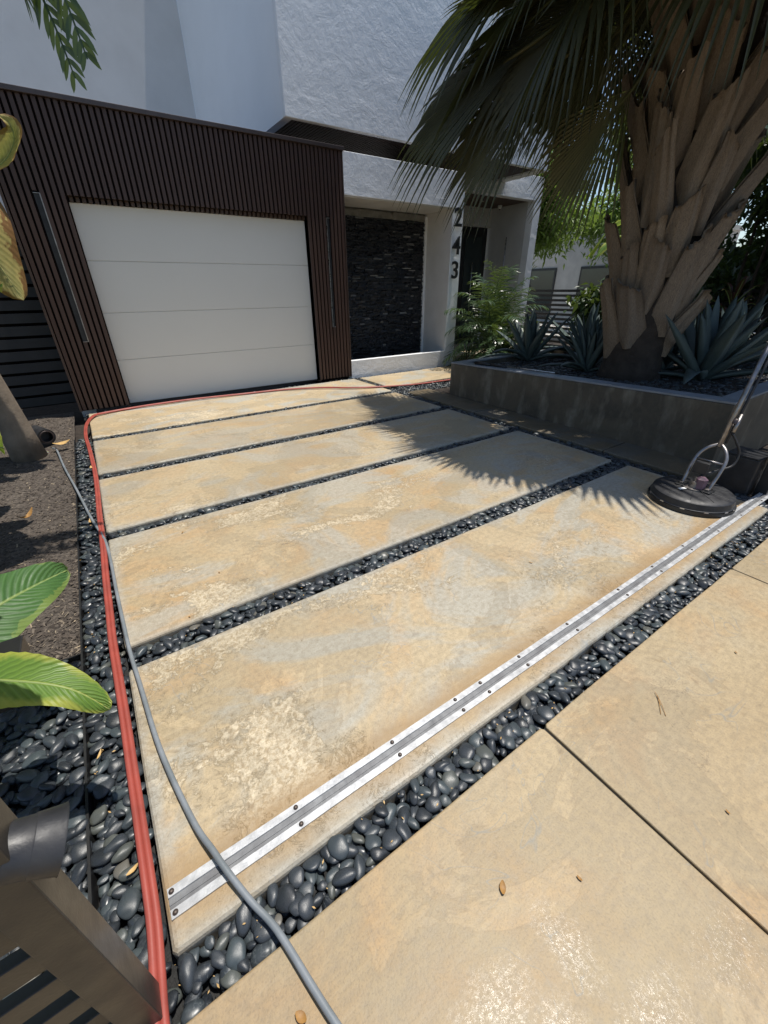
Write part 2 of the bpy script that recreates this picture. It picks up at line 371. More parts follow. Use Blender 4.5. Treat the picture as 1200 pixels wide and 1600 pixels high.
def vein_mat(name, c1, c2, yel, brown, ymask, bmask, rough=.36):
    t = NT(name)
    lu = t('ShaderNodeAttribute', attribute_name='blade').outputs['Vector']
    sp = t('ShaderNodeSeparateXYZ', i_Vector=lu); T_, U_ = sp.outputs[0], sp.outputs[1]
    au = t.math('ABSOLUTE', U_)
    ph_ = t.math('SUBTRACT', t.math('MULTIPLY', T_, 150), t.math('MULTIPLY', au, 26))
    st = t.math('SINE', ph_); st2 = t.math('SINE', t.math('MULTIPLY', ph_, 2.7))
    c = t.mix(t.ramp(t.noise(6, 4), [(.35, 0.), (.65, 1.)]), c1, c2)
    c = t.mix(t.ramp(st, [(.0, 0.), (1., .35)]), c, tuple(min(1, x*1.5) for x in c2))
    c = t.mix(t.ramp(st2, [(.5, 0.), (1., .2)]), c, tuple(x*.6 for x in c1))
    n = t.noise(7, 5, .6, t.map(loc=(3,1,4)))
    m_ = t.math('ADD', t.math('MULTIPLY', au, .5), t.math('MULTIPLY', n, 1.0))
    c = t.mix(t.ramp(m_, [(ymask, 0.), (ymask+.16, .85)]), c, yel)
    c = t.mix(t.ramp(m_, [(bmask, 0.), (bmask+.05, 1.)]), c, brown)
    c = t.mix(t.ramp(au, [(.015, 1.), (.06, 0.)]), c, tuple(min(1, x*1.3+.05) for x in yel))
    hgt = t.math('ADD', t.math('MULTIPLY', st, .5), t.math('MULTIPLY', t.ramp(au, [(0, 0.), (.08, 1.)]), 1.5))
    t.out(c, t.ramp(n, [(.4, rough), (.6, rough+.15)]), 0, t.bump(hgt, .5, .0035), .4)
    tr = t('ShaderNodeBsdfTranslucent', i_Color=t.mix(.5, c, (.35,.45,.05)))
    mx = t('ShaderNodeMixShader', i_0=.35); t.l.new(t.b.outputs[0], mx.inputs[1]); t.l.new(tr.outputs[0], mx.inputs[2])
    t.l.new(mx.outputs[0], t.n['Material Output'].inputs[0])
    return t.m
M['banana'] = vein_mat('broad_green_leaf', (.10,.20,.035), (.16,.27,.05), (.42,.44,.08), (.38,.16,.04), .78, 1.02)
M['bananadeep'] = vein_mat('deep_green_broad_leaf', (.05,.13,.04), (.08,.18,.05), (.20,.28,.07), (.38,.16,.04), .98, 1.2)
M['bananadry'] = vein_mat('yellowing_broad_leaf', (.26,.25,.08), (.36,.32,.12), (.50,.40,.14), (.24,.12,.045), .62, .84, .5)
M['rib'] = mottled('pale_leaf_rib', (.22,.28,.08), (.18,.24,.07), 9, .45)
M['agave'] = leaf_mat('grey_green_agave', (.105,.14,.13), (.075,.105,.10), .03, .5, 4, spec=.35)
M['tileaf'] = leaf_mat('maroon_leaf', (.06,.015,.02), (.09,.03,.025), .2, .4, 4)
M['deadleaf'] = mottled('dead_leaf', (.36,.19,.05), (.20,.10,.03), 30, .6, .3, 60)
M['paleleaf'] = mottled('pale_dead_leaf', (.55,.36,.14), (.45,.28,.1), 30, .6, .3, 60)
def boot_mat():
    t = NT('palm_leaf_base_fibre')
    g = t.noise(6, 6, .65, t.map(scale=(9,9,.7), src='Generated'), .3)
    oi = t('ShaderNodeObjectInfo').outputs['Random']
    c = t.mix(t.ramp(g, [(.3, 0.), (.68, 1.)]), (.19,.13,.085), (.46,.36,.25))
    c = t.mix(t.math('MULTIPLY', oi, .5), c, (.19,.155,.125))
    lines = t.noise(10, 3, .6, t.map(scale=(22,22,.35), src='Generated'))
    c = t.mix(t.math('MULTIPLY', t.ramp(lines, [(.50, 0.), (.62, 1.)]), .6), c, (.075,.055,.042))
    return t.out(c, .85, 0, t.bump(t.math('ADD', g, lines), .7, .018))
M['boot'] = boot_mat()
M['bark'] = mottled('dark_palm_bark', (.03,.022,.016), (.055,.042,.032), 9, .95, 1, 30, bdist=.02)
M['barkpale'] = mottled('grey_stem_bark', (.22,.18,.14), (.13,.105,.08), 6, .85, .6, 25, bdist=.01)

# ---------------------------------------------------------------- ground and setting
tag(MB().box(-60, 90, -60, 90, -.5, -.16).build('ground', M['soil']), kind='structure')
tag(MB().box(-40, 60, -30, -6.0, -.159, -.10).build('street', M['asphalt']), kind='structure')
tag(MB().box(13.5, 40, -5, 30, -.158, -.03).build('neighbour_patio', M['patio']), kind='structure')

def slab(x0, x1, y0, y1, mat, name='concrete_slab', z1=0.0, z0=-.14, bev=.020, jit=.006, parent=None):
    # edges wander a few millimetres so the cast slab does not read as ruled
    pts = []
    nx = max(2, int((x1-x0)/.25)); ny = max(2, int((y1-y0)/.25))
    def J(): return random.uniform(-jit, jit)*.5
    cr = .012
    for i in range(nx+1): pts.append((x0+cr+(x1-x0-2*cr)*i/nx, y0+J()))
    for i in range(ny+1): pts.append((x1+J(), y0+cr+(y1-y0-2*cr)*i/ny))
    for i in range(nx+1): pts.append((x1-cr-(x1-x0-2*cr)*i/nx, y1+J()))
    for i in range(ny+1): pts.append((x0+J(), y1-cr-(y1-y0-2*cr)*i/ny))
    o = MB().prism(pts, z0, z1).build(name, mat, parent)
    b = o.modifiers.new('bevel', 'BEVEL'); b.width = bev; b.segments = 3; b.limit_method = 'ANGLE'; b.angle_limit = R_(60)
    return o
YS = [(.615, 1.705), (1.858, 3.026), (3.150, 4.247), (4.400, 5.540), (5.675, 6.93)]
for i, (a, b) in enumerate(YS):
    tag(slab(-.255, 3.975 if i < 4 else 4.0, a, b, SL[i] if i < 4 else M['slab_far']), kind='structure')
tag(slab(4.13, 6.75, 5.95, 6.93, M['slab_far'], 'path_slab'), kind='structure')
tag(slab(3.55, 10.4, 7.84, 10.3, M['slab_far'], 'porch_slab', z1=.02), kind='structure')
for a, b in ((-2.53, -.735), (-.725, 1.055), (1.065, 2.845), (2.855, 4.64), (4.65, 6.4)):
    for c, d in ((-1.31, .478), (-3.2, -1.32)):
        tag(slab(a, b, c, d, M['apron'], 'apron_slab', bev=.006, jit=.004), kind='structure')
for x in (-.73, 1.06, 2.85):
    tag(MB().box(x-.005, x+.005, -3.2, .47, -.10, -.012).build('joint_filler', M['bedbase']), kind='structure')
# long narrow ledge slabs along the planter
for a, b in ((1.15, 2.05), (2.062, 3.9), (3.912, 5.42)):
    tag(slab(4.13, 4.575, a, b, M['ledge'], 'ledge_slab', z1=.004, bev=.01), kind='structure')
tag(MB().box(4.575, 5.6, 5.0, 5.42, -.15, -.03).build('soil_strip', M['soil']), kind='structure')

# mulch bed, gently uneven
def terrain(name, x0, x1, y0, y1, z, amp, step, mat, sc=2.0):
    mb = MB(); nx = int((x1-x0)/step); ny = int((y1-y0)/step)
    for j in range(ny+1):
        for i in range(nx+1):
            x = x0+(x1-x0)*i/nx; y = y0+(y1-y0)*j/ny
            mb.v.append((x, y, z+amp*noise.fractal((x*sc, y*sc, 3.3), 1.0, 2.0, 4)))
    for j in range(ny):
        for i in range(nx):
            a = j*(nx+1)+i; mb.f.append((a, a+1, a+nx+2, a+nx+1))
    return mb.build(name, mat, smooth=True)
tag(terrain('mulch_bed', -3.2, -.425, 1.96, 7.3, -.03, .022, .04, M['mulch']), kind='structure')
chips = MB()
def chip_at(x, y, z, s):
    L = s*random.uniform(.5, 1.6); W = s*random.uniform(.25, .6); a = random.uniform(0, 6.28)
    q = Matrix.Translation((x, y, z))@Matrix.Rotation(a, 4, 'Z')@Matrix.Rotation(random.uniform(-.5,.5), 4, 'X')@Matrix.Rotation(random.uniform(-.5,.5), 4, 'Y')
    t_ = s*.12
    vs8 = [(-L,-W,0),(L,-W*.7,0),(L*.9,W,0),(-L*.8,W*.8,0)]
    chips.add(vs8+[(a_,b_,t_) for a_, b_, _ in vs8], [(3,2,1,0),(4,5,6,7),(0,1,5,4),(1,2,6,5),(2,3,7,6),(3,0,4,7)], q)
for _ in range(9000):
    y = 1.97+(random.random()**1.5)*5.2; x = -.435-(random.random()**1.3)*1.9
    chip_at(x, y, -.03+.022*noise.fractal((x*2, y*2, 3.3), 1.0, 2.0, 4)+.004, random.uniform(.004, .013))
tag(chips.build('mulch_chips', M['chip']), kind='stuff')
# thin edging strip between mulch and pebbles
tag(MB().box(-.431, -.423, .62, 5.75, -.12, -.012).build('edging_strip', M['black']), 'thin black metal edging strip dividing mulch from the pebbles', 'garden edging')
tag(MB().box(-3.2, -.431, 1.95, 1.957, -.12, -.014).build('edging_strip', M['black']), 'short black edging turning off behind the broad green leaf', 'garden edging')

# ---------------------------------------------------------------- pebbles
def ico(sub=2):
    import bmesh
    bm = bmesh.new(); bmesh.ops.create_icosphere(bm, subdivisions=sub, radius=1)
    v = [tuple(x.co) for x in bm.verts]; f = [tuple(q.index for q in t.verts) for t in bm.faces]; bm.free()
    return v, f
ICO2, ICO1 = ico(3), ico(2)
def pebble_shape(src, seed):
    random.seed(seed)
    a, b, c = 1.0, random.uniform(.55, .86), random.uniform(.32, .44)
    off = Vector((random.uniform(0, 50),)*3); out = []
    for v in src[0]:
        v = Vector(v); n = noise.noise(v*.9+off)
        k = 1+.30*n
        sq = 1-.12*max(0, v.x)*random.Random(seed).random()
        out.append((v.x*a*k, v.y*b*k*sq, v.z*c*k))
    return out
PV = [pebble_shape(ICO2, 100+i) for i in range(9)]
PL = [pebble_shape(ICO1, 200+i) for i in range(6)]
PM = []
for v in PV:
    PM.append(MB().add(v, ICO2[1]).mesh('pebble', M['pebble'], True))
random.seed(11)
def pebble_points(regions, r, avoid=None):
    """jittered hexagonal packing over axis aligned rectangles, two layers"""
    pts = []
    for (x0, x1, y0, y1) in regions:
        for layer, zc in ((0, -.044), (1, -.026)):
            dy = r*1.27; dx = r*1.66
            j = 0; y = y0+r*.5+(layer*dy*.5)
            while y < y1-r*.35:
                x = x0+r*.5+(dx*.5 if j % 2 else 0)+layer*dx*.33
                while x < x1-r*.35:
                    if not (layer and random.random() < .08):
                        X = x+random.uniform(-.35,.35)*r; Y = y+random.uniform(-.35,.35)*r
                        s = r*random.choice((.6,.75,.9,1.0,1.1,1.25,1.42))
                        mg = s*.72
                        if x1-x0 > 3*mg: X = min(max(X, x0+mg), x1-mg)
                        if y1-y0 > 3*mg: Y = min(max(Y, y0+mg), y1-mg)
                        pts.append((X, Y, zc+random.uniform(-.008,.008)+(.006 if s > r else -.002), s, layer))
                    x += dx
                y += dy; j += 1
    return pts
def pebble_bed(regions, r, n_single, base_z=-.075, along=None, name='pebble_bed', zoff=0.0):
    mb = MB()
    for (x0, x1, y0, y1) in regions: mb.box(x0-.02, x1+.02, y0-.02, y1+.02, base_z-.06, base_z+random.uniform(0,.001))
    bed = tag(mb.build(name, M['bedbase']), kind='structure')
    pts = pebble_points(regions, r)
    C = Vector((0, 0, 1.5))
    top = sorted([p for p in pts if p[4] == 1], key=lambda p: (Vector(p[:3])-C).length)
    def visible(p):
        d = Vector(p[:3])-C; z = d.dot(Fv)
        if z < .1: return False
        a = d.dot(R2)/z*636.6; b = d.dot(U2)/z*636.6
        return abs(a) < 612 and abs(b) < 812
    vis = [p for p in top if visible(p)][:n_single]
    single = set(id(p) for p in vis)
    rest = MB()
    for p in pts:
        rz = random.uniform(0, math.pi) if along is None else along+random.gauss(0, .5)
        q = Matrix.Rotation(rz, 4, 'Z')@Matrix.Rotation(random.gauss(0, .17), 4, 'X')@Matrix.Rotation(random.gauss(0, .17), 4, 'Y')
        if id(p) in single:
            o = bpy.data.objects.new('pebble', random.choice(PM)); COL.objects.link(o); o.parent = bed
            o.matrix_local = Matrix.Translation((p[0], p[1], p[2]+zoff))@q@Matrix.Scale(p[3], 4)
        else:
            rest.add(random.choice(PL), ICO1[1], Matrix.Translation((p[0], p[1], p[2]+zoff))@q@Matrix.Scale(p[3], 4))
    o = rest.build('pebbles', M['pebble'], bed, smooth=True); o['kind'] = 'stuff'
    return bed
GAPY = [(1.705, 1.858), (3.026, 3.150), (4.247, 4.400), (5.540, 5.675)]
pebble_bed([(-.255, 4.0, .478, .615), (4.0, 6.0, .478, .615)], .0255, 300)
pebble_bed([(-.423, -.257, .478, 5.75), (-1.6, -.431, -.2, 1.95), (-.43,-.26,-.2,.478)], .0262, 300)
pebble_bed([(-.25, 3.98, *GAPY[0])], .0255, 300)
pebble_bed([(-.25, 3.98, *GAPY[1])], .0245, 150)
pebble_bed([(-.25, 3.98, *GAPY[2])], .0245, 0)
pebble_bed([(-.25, 3.98, *GAPY[3])], .0245, 0)
pebble_bed([(3.98, 4.125, .62, 6.98), (4.13, 6.7, 5.43, 5.945)], .028, 60)
pebble_bed([(-.3, 6.6, 6.935, 7.035)], .02, 0)

# ---------------------------------------------------------------- gate track
gt = empty('gate_track', (-.24, .725, 0)); tag(gt, 'galvanised sliding gate track bolted across the nearest driveway slab', 'gate track')
mb = MB(); X0, X1 = 0.0, 5.2
prof = [(-.039,.0005),(-.039,.0065),(-.0155,.0065),(-.0140,.0010),(0,.0008),(.0140,.0010),(.0155,.0065),(.039,.0065),(.039,.0005)]
N = 60
for i in range(N+1):
    x = X0+(X1-X0)*i/N; dz = .0008*math.sin(i*1.3)
    for y, z in prof: mb.v.append((x, y, z+dz))
K = len(prof)
for i in range(N):
    for k in range(K-1): mb.f.append((i*K+k, (i+1)*K+k, (i+1)*K+k+1, i*K+k+1))
mb.f.append(tuple(range(K))); mb.f.append(tuple(N*K+k for k in reversed(range(K))))
o = mb.build('track_rail', M['galv'], gt)
MB().box(0, 5.2, -.0135, -.0045, .0012, .0030).box(0, 5.2, .0045, .0135, .0012, .0030).box(0, 5.2, -.0040, .0040, .0012, .0042).build('groove_insert', M['steeldark2'], gt)
bm_ = MB().lathe((0,0,0), [(0,.0075),(.0055,.0075),(.0066,.0055),(.0066,.003),(.0105,.0028),(.0105,.0)], 14).mesh('bolt', M['rust'], True)
bx = [.015,.385,.775,1.09,1.235,1.485,1.86,2.33,2.7,3.1,3.5,3.9,4.3]
for x in bx:
    for y in (-.027, .027):
        b = bpy.data.objects.new('bolt', bm_); COL.objects.link(b); b.parent = gt
        b.scale = (.72,.72,.72); b.location = (x+random.uniform(-.006,.006), y, .0064)

# ---------------------------------------------------------------- hoses
def smooth_path(pts, n=6):
    P = [Vector(p) for p in pts]; out = []
    for i in range(len(P)-1):
        p0, p1, p2, p3 = P[max(i-1,0)], P[i], P[i+1], P[min(i+2,len(P)-1)]
        for k in range(n):
            t = k/n
            out.append(.5*((2*p1)+(-p0+p2)*t+(2*p0-5*p1+4*p2-p3)*t*t+(-p0+3*p1-3*p2+p3)*t**3))
    out.append(P[-1]); return out
hp = [(7.6,5.55),(6.23,5.67),(5.3,5.74),(4.49,5.83),(3.6,6.09),(3.09,6.46),(2.5,6.72),(1.87,6.8),(1.1,6.87),(.565,6.87),(.23,6.85),(-.05,6.77),(-.19,6.66),(-.285,6.3),(-.308,5.76),(-.288,5.21),(-.268,4.45),(-.27,3.94),(-.278,3.47),(-.28,2.93),(-.288,2.52),(-.292,2.19),(-.294,1.92),(-.288,1.64),(-.285,1.42),(-.284,1.21),(-.281,1.01),(-.279,.845),(-.28,.71),(-.287,.6),(-.293,.495),(-.30,.3),(-.31,-.2)]
def hz(x, y):
    if y > 5.45 and x > 3.98: return .012 if y > 5.93 else .004
    return .016 if x > -.25 else .006
hose = empty('red_hose', (-.28, 1.5, 0)); tag(hose, 'faded red twin rubber hose running along the driveway edge to the garage', 'hose')
for s, dz in ((-1, 0), (1, .004)):
    base = smooth_path([(x, y, hz(x, y)+.004*math.sin(i*1.7)) for i, (x, y) in enumerate(hp)], 6)
    pts = []
    for i, p in enumerate(base):
        t = (base[min(i+1,len(base)-1)]-base[max(i-1,0)]).normalized(); nrm = Vector((t.y, -t.x, 0))
        sw = 1 if 1 else 0
        pts.append(p+nrm*s*.0082+Vector((.28, -1.5, dz+.004)))
    MB().tube(pts, .0104, 12).build('hose_line', M['hose_red'], hose, smooth=True)
cp = [(-.62,5.5,.0),(-.58,5.39,.0),(-.51,4.77,0),(-.414,4.06,.008),(-.33,3.4,.012),(-.262,2.94,.014),(-.246,2.31,.014),(-.238,2.01,.016),(-.232,1.8,.006),(-.214,1.554,.015),(-.189,1.21,.015),(-.141,.904,.015),(-.105,.77,.027),(-.085,.70,.027),(-.05,.60,.016),(-.02,.53,.012),(.0,.46,.015),(.043,.278,.015),(.12,.02,.015),(.25,-.3,.015)]
tag(MB().tube(smooth_path([(x,y,z+.001) for x,y,z in cp], 8), .0090, 14).build('grey_hose', M['hose_grey'], smooth=True), 'thin grey hose curving over the gate track onto the apron', 'hose')

# ---------------------------------------------------------------- house
house = empty('house', (2, 7.04, 0)); tag(house, 'white stucco two storey house with slatted brown garage front', 'house')
def hpart(o, p=house):
    o.parent = p; o.matrix_parent_inverse = p.matrix_world.inverted() if p is not house else Matrix.Translation((-2,-7.04,0))
    return o
def hb(name, b, mat, bevel=0): return hpart(box(name, b, mat, None, bevel))
WX0, WX1, WZ, YF = -.31, 4.01, 3.33, 7.04
DX0, DX1, DZ = .285, 3.37, 2.435
# cladding : backing board with every slat a piece of its own
clad = hpart(MB().box(WX0, DX0, YF+.03, YF+.16, .02, WZ).box(DX1, WX1, YF+.03, YF+.16, .02, WZ).box(DX0, DX1, YF+.03, YF+.16, DZ+.05, WZ).build('slat_cladding', M['backing']))
L1, L2 = (-.04, .03), (3.685, 3.745)
pitch_ = (WX1-WX0)/66
smesh = {}
def slat_piece(x, z0, z1, w_=.044):
    key = round(z1-z0, 3)
    if key not in smesh:
        b = MB().box(-w_/2, w_/2, 0, .03, 0, z1-z0)
        # ease the two front edges with small chamfers
        smesh[key] = MB().prism([(-w_/2,.03),(-w_/2,.003),(-w_/2+.003,0),(w_/2-.003,0),(w_/2,.003),(w_/2,.03)], 0, z1-z0).mesh('slat', M['slat'])
    o = bpy.data.objects.new('slat', smesh[key]); COL.objects.link(o)
    o.parent = clad; o.location = (x, YF, z0)
for i in range(66):
    x = WX0+pitch_*(i+.5)
    segs = [(.03, WZ)]
    if DX0-.01 < x < DX1+.01: segs = [(DZ+.048, WZ)]
    for (a, b) in (L1, L2):
        if a-.012 < x < b+.012: segs = [(.03, .9), (2.5, WZ)]
    for a, b in segs: slat_piece(x, a, b)
hb('end_board', (WX0-.028, WX0-.002, YF-.006, YF+.17, .02, WZ), M['edge_wood'])
hb('end_board', (WX1-.004, WX1+.014, YF-.004, YF+.05, .02, WZ), M['edge_wood'])
hb('coping', (WX0-.06, WX1+.03, YF-.035, YF+.30, WZ+.002, WZ+.05), M['coping'], .004)
for i in range(47):   # slat ends returning under the header
    x = DX0+.035+i*.0655
    if x < DX1-.02: hpart(box('soffit_slat', (x-.02, x+.02, YF+.09, YF+.185, DZ+.002, DZ+.049), M['edge_wood']), clad)
hb('door_jamb', (DX0-.035, DX0, YF+.032, YF+.2, .0, DZ), M['edge_wood'])
hb('door_jamb', (DX1, DX1+.03, YF+.032, YF+.2, .0, DZ), M['edge_wood'])
for (a, b) in (L1, L2):
    lb = hb('light_bar', (a+.006, b-.006, YF+.016, YF+.029, .905, 2.475), M['blackp'])
    e = b if a < 1 else a+.004
    hpart(MB().box(e-.009, e+.002, YF-.006, YF+.012, .9, 2.48).box(a+.004, b-.004, YF-.004, YF+.012, 2.476, 2.482).box(a+.004, b-.004, YF-.004, YF+.012, .898, .904).build('bar_trim', M['steeldark'] if a < 1 else M['steel']), lb)
gd = hb('garage_door', (DX0, DX1, YF+.16, YF+.2, .01, DZ), M['door'])
ph = (DZ-.02)/4
for i in range(4):
    z0 = .02+i*ph
    p_ = hpart(MB().box(DX0+.004, DX1-.004, YF+.145, YF+.159, z0+.002, z0+ph-.002).build('door_panel', M['door'], bevel=.003), gd)
hpart(box('header_back', (DX0-.03, DX1+.03, YF+.187, YF+.22, DZ-.03, DZ+.07), M['backing']))
hpart(box('bottom_seal', (DX0+.004, DX1-.004, YF+.13, YF+.144, .0, .021), M['black']), gd)
# walls beside: band, sill, pilaster of the niche
PX1 = 6.62; NX1 = 6.36; NY = 7.80
hb('band_wall', (WX1+.016, PX1, YF, YF+1.0, 2.80, 3.34), M['stucco'], .006)
hb('sill_wall', (WX1+.016, NX1, YF, YF+.12, -.1, .30), M['stucco'], .005)
hb('pilaster', (NX1, PX1, YF+.003, YF+1.0, -.1, 2.799), M['stucco'], .004)
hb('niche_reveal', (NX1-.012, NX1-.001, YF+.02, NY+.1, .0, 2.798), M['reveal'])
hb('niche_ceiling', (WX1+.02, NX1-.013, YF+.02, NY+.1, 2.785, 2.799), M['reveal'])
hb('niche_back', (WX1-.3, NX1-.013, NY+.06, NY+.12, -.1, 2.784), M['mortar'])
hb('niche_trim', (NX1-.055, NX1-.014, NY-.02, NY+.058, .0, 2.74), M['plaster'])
hb('wood_return', (WX1-.06, WX1+.014, YF+.17, NY+.1, 0, 3.33), M['backing'])
# ledgestone: rows of thin split stones, uneven
stp = hb('stone_panel', (WX1+.018, NX1-.057, NY+.04, NY+.058, .0, 2.70), M['backing'])
stones = []
z = .0
while z < 2.64:
    hrow = random.uniform(.016, .032); x = WX1+.02
    while x < NX1-.065:
        L = min(random.uniform(.05, .20), NX1-.058-x)
        if L > .02:
            stones.append((x, x+L-.002, z, z+hrow-.002, random.uniform(.0, .042)))
        x += L
    z += hrow
stones.sort(key=lambda s: -(s[1]-s[0])*(s[3]-s[2]))
rest = MB()
def stone_mb(mb, s):
    x0, x1, z0, z1, d = s; y = NY-.005+.04-d; n = len(mb.v)
    j = lambda: random.uniform(-.010, .010)
    xm = (x0+x1)/2+random.uniform(-.03,.03)*(x1-x0)/.2
    mb.v += [(x0,NY+.045,z0),(x1,NY+.045,z0),(x1,NY+.045,z1),(x0,NY+.045,z1),
             (x0,y+j(),z0),(xm,y+j(),z0),(x1,y+j(),z0),(x1,y+j(),z1),(xm,y+j(),z1),(x0,y+j(),z1)]
    mb.f += [tuple(n+i for i in q) for q in ((4,5,8,9),(5,6,7,8),(0,4,9,3),(6,1,2,7),(3,9,8,7,2),(0,1,6,5,4))]
for i, s in enumerate(stones):
    if i < 300:
        mb = MB(); stone_mb(mb, s); hpart(mb.build('stone', M['ledgestone']), stp)
    else: stone_mb(rest, s)
o = hpart(rest.build('stones', M['ledgestone']), stp); o['kind'] = 'stuff'
mb = MB(); x = WX1+.02
while x < NX1-.06:
    L = random.uniform(.1,.3); L = min(L, NX1-.058-x)
    mb.box(x, x+L, NY+.0+random.uniform(0,.02), NY+.057, 2.655+random.uniform(-.012,.012), 2.755+random.uniform(-.012,.012)); x += L
hpart(mb.build('mortar_strip', M['mortar']))
# house number
def digit(ch, z):
    cu = bpy.data.curves.new('digit', 'FONT'); cu.body = ch; cu.size = .42; cu.extrude = .012; cu.align_x = 'CENTER'; cu.resolution_u = 6
    cu.offset = .004
    tmp = bpy.data.objects.new('tmp', cu); COL.objects.link(tmp)
    dg = bpy.context.evaluated_depsgraph_get(); me = bpy.data.meshes.new_from_object(tmp.evaluated_get(dg))
    bpy.data.objects.remove(tmp); me.materials.clear(); me.materials.append(M['black'])
    o = bpy.data.objects.new('house_number', me); COL.objects.link(o)
    o.location = (6.475, YF-.024, z); o.rotation_euler = (R_(90), 0, 0)
    o['label'] = 'black metal digit %s standing off the white pilaster' % {'2':'two','4':'four','3':'three'}[ch]
    bpy.context.view_layer.update()
    hpart(o)
for ch, z in (('2', 2.52), ('4', 2.07), ('3', 1.66)): digit(ch, z)
# upper volume : front skin, left side, soffit and lips
VX0, VX1, VY0, VY1, VZ0, VZ1 = 3.15, 8.95, 7.06, 11.5, 3.60, 8.35
hb('upper_wall', (VX0, VX1, VY0, VY0+.09, VZ0, VZ1), M['stucco'], .01)
hb('upper_side_wall', (VX0+.002, VX0+.13, VY0+.091, VY1, VZ0+.002, VZ1), M['plaster'])
hb('upper_side_wall', (VX1-.25, VX1-.003, VY0+.091, VY1+4, VZ0+.002, VZ1), M['plaster'])
hb('roof', (VX0-.0, VX1, VY0+.01, VY1+4, VZ1+.002, VZ1+.12), M['plaster'])
sf = hb('soffit', (VX0+.131, VX1-.251, VY0+.092, VY1+4, VZ0+.05, VZ0+.08), M['backing'])
sm_ = MB().box(-.02,.02,0,8.1,0,.02).mesh('soffit_board', M['slat'])
n_ = int((VX1-VX0-.40)/.058)
for i in range(n_):
    o = bpy.data.objects.new('soffit_board', sm_); COL.objects.link(o); o.parent = sf; o.location = (VX0+.165+i*.058, VY0+.096, VZ0+.028)
hb('upper_back_wall', (-14, VX0+.001, 11.5, 11.8, 2.5, 9.5), M['stucco_back'])
hb('garage_roof', (WX0-.0, WX1+.0, YF+.17, 11.49, WZ-.15, WZ-.03), M['rim'])
hb('garage_side_wall', (WX0-.02, WX0+.15, YF+.18, 11.4, -.1, WZ-.16), M['stucco_back'])
hb('back_block', (-14, WX0-.03, 11.2, 11.49, -.1, 3.2), M['stucco_back'])
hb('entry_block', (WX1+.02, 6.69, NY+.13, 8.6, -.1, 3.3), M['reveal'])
# canopy and entry
CX1 = 10.3; CY0 = 8.2; CZ = 3.35
hb('canopy_fascia', (6.63, 8.96, CY0, CY0+.2, CZ, 3.595), M['stucco'], .005)
hb('canopy_fascia', (8.962, CX1, CY0+.001, CY0+.2, CZ, 3.82), M['stucco'], .005)
hb('canopy_roof', (8.962, CX1, CY0+.202, 10.2, 3.7, 3.80), M['plaster'])
cs = hb('entry_ceiling', (6.63, CX1-.24, CY0+.201, 10.1, CZ+.02, CZ+.06), M['backing'])
for i in range(16):
    y = CY0+.205+i*.102
    hpart(box('ceiling_board', (6.64, CX1-.245, y, y+.095, CZ+.001, CZ+.018), M['soffit']), cs)
hb('entry_side_wall', (CX1-.24, CX1, CY0+.202, 10.2, -.1, 3.69), M['reveal'])
hb('entry_wall_end', (CX1-.24, CX1+.002, CY0+.002, CY0+.2, -.1, CZ-.001), M['stucco'])
EY = 9.58
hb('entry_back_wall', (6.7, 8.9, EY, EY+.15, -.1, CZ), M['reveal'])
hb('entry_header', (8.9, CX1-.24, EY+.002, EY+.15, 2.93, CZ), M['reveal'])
ed = hb('entry_door', (8.91, CX1-.30, EY+.05, EY+.1, 0, 2.92), M['black'])
hpart(box('door_pane', (9.2, 9.85, EY+.04, EY+.049, .2, 2.7), M['glass']), ed)
hpart(MB().tube([(9.45,EY-.02,.9),(9.45,EY-.02,2.1)], .014, 10).build('door_handle', M['steel'], smooth=True), ed)
wbar = hpart(MB().tube([(CX1-.27,8.95,.74),(CX1-.27,8.95,2.66)], .014, 10).build('wall_light_bar', M['steel'], smooth=True))
scm = hpart(MB().lathe((9.82,9.1,CZ), [(.055,0),(.055,-.02),(.05,-.05),(.03,-.08),(0,-.09)], 16).build('security_camera', M['white'], smooth=True))
hpart(MB().lathe((9.82,9.1,CZ-.06), [(.0,-.045),(.02,-.04),(.028,-.02),(.03,0)], 12).build('camera_lens', M['black'], smooth=True), scm)
hpart(MB().lathe((9.0,8.95,CZ), [(.05,0),(.05,-.006),(.0,-.006)], 16).build('recessed_light', M['white'], smooth=True))

# ---------------------------------------------------------------- side fence between house and garden
fn = empty('slat_fence', (-1.8, 7.75, 0)); tag(fn, 'charcoal horizontal slat fence in shade beside the garage', 'fence')
for i in range(15):
    z = .03+i*.155
    o = box('slat', (-2.2, 1.46, -.012, .012, z, z+.118), M['charcoal'], fn)
for x in (-1.4, .6):
    box('fence_post', (x, x+.06, .014, .07, 0, 2.4), M['charcoal'], fn)
box('backing_board', (-2.2, 1.46, .08, .1, 0, 2.35), M['backing'], fn)

# ---------------------------------------------------------------- near post with slats and lamp
pw = empty('gate_post', (-.315, .545, 0)); tag(pw, 'dark bronze square post with horizontal slats close to the camera', 'gate post')
box('post', (-.031, .030, -.035, .035, -.1, 1.35), M['bronze'], pw, bevel=.003)
slm = MB().box(-1.0, -.033, -.012, .012, 0, .066).mesh('slat', M['bronze'])
for i in range(12):
    o = link('slat', slm, pw, bevel=.002); o.location = (0, .0, .01+i*.112)
lampg = empty('post_lamp', (-.275, .540, .775)); lampg.scale = (.86, .86, .86); tag(lampg, 'black cylindrical spotlight with flared shade fixed to the bronze post', 'spotlight')
ax = (R2*.985-U2*.02+Fv*.16).normalized() if False else Vector((.69,-.04,-.36)).normalized()
MB().lathe((0,0,0), [(0,-.040),(.040,-.040),(.0445,-.036),(.047,-.002),(.0485,.0),(.0485,.001),(.054,.040),(.056,.043),(.0535,.043),(.045,.0),(0,-.004)], 40, ax).build('lamp_shade', M['blackp'], lampg, autosm=True)
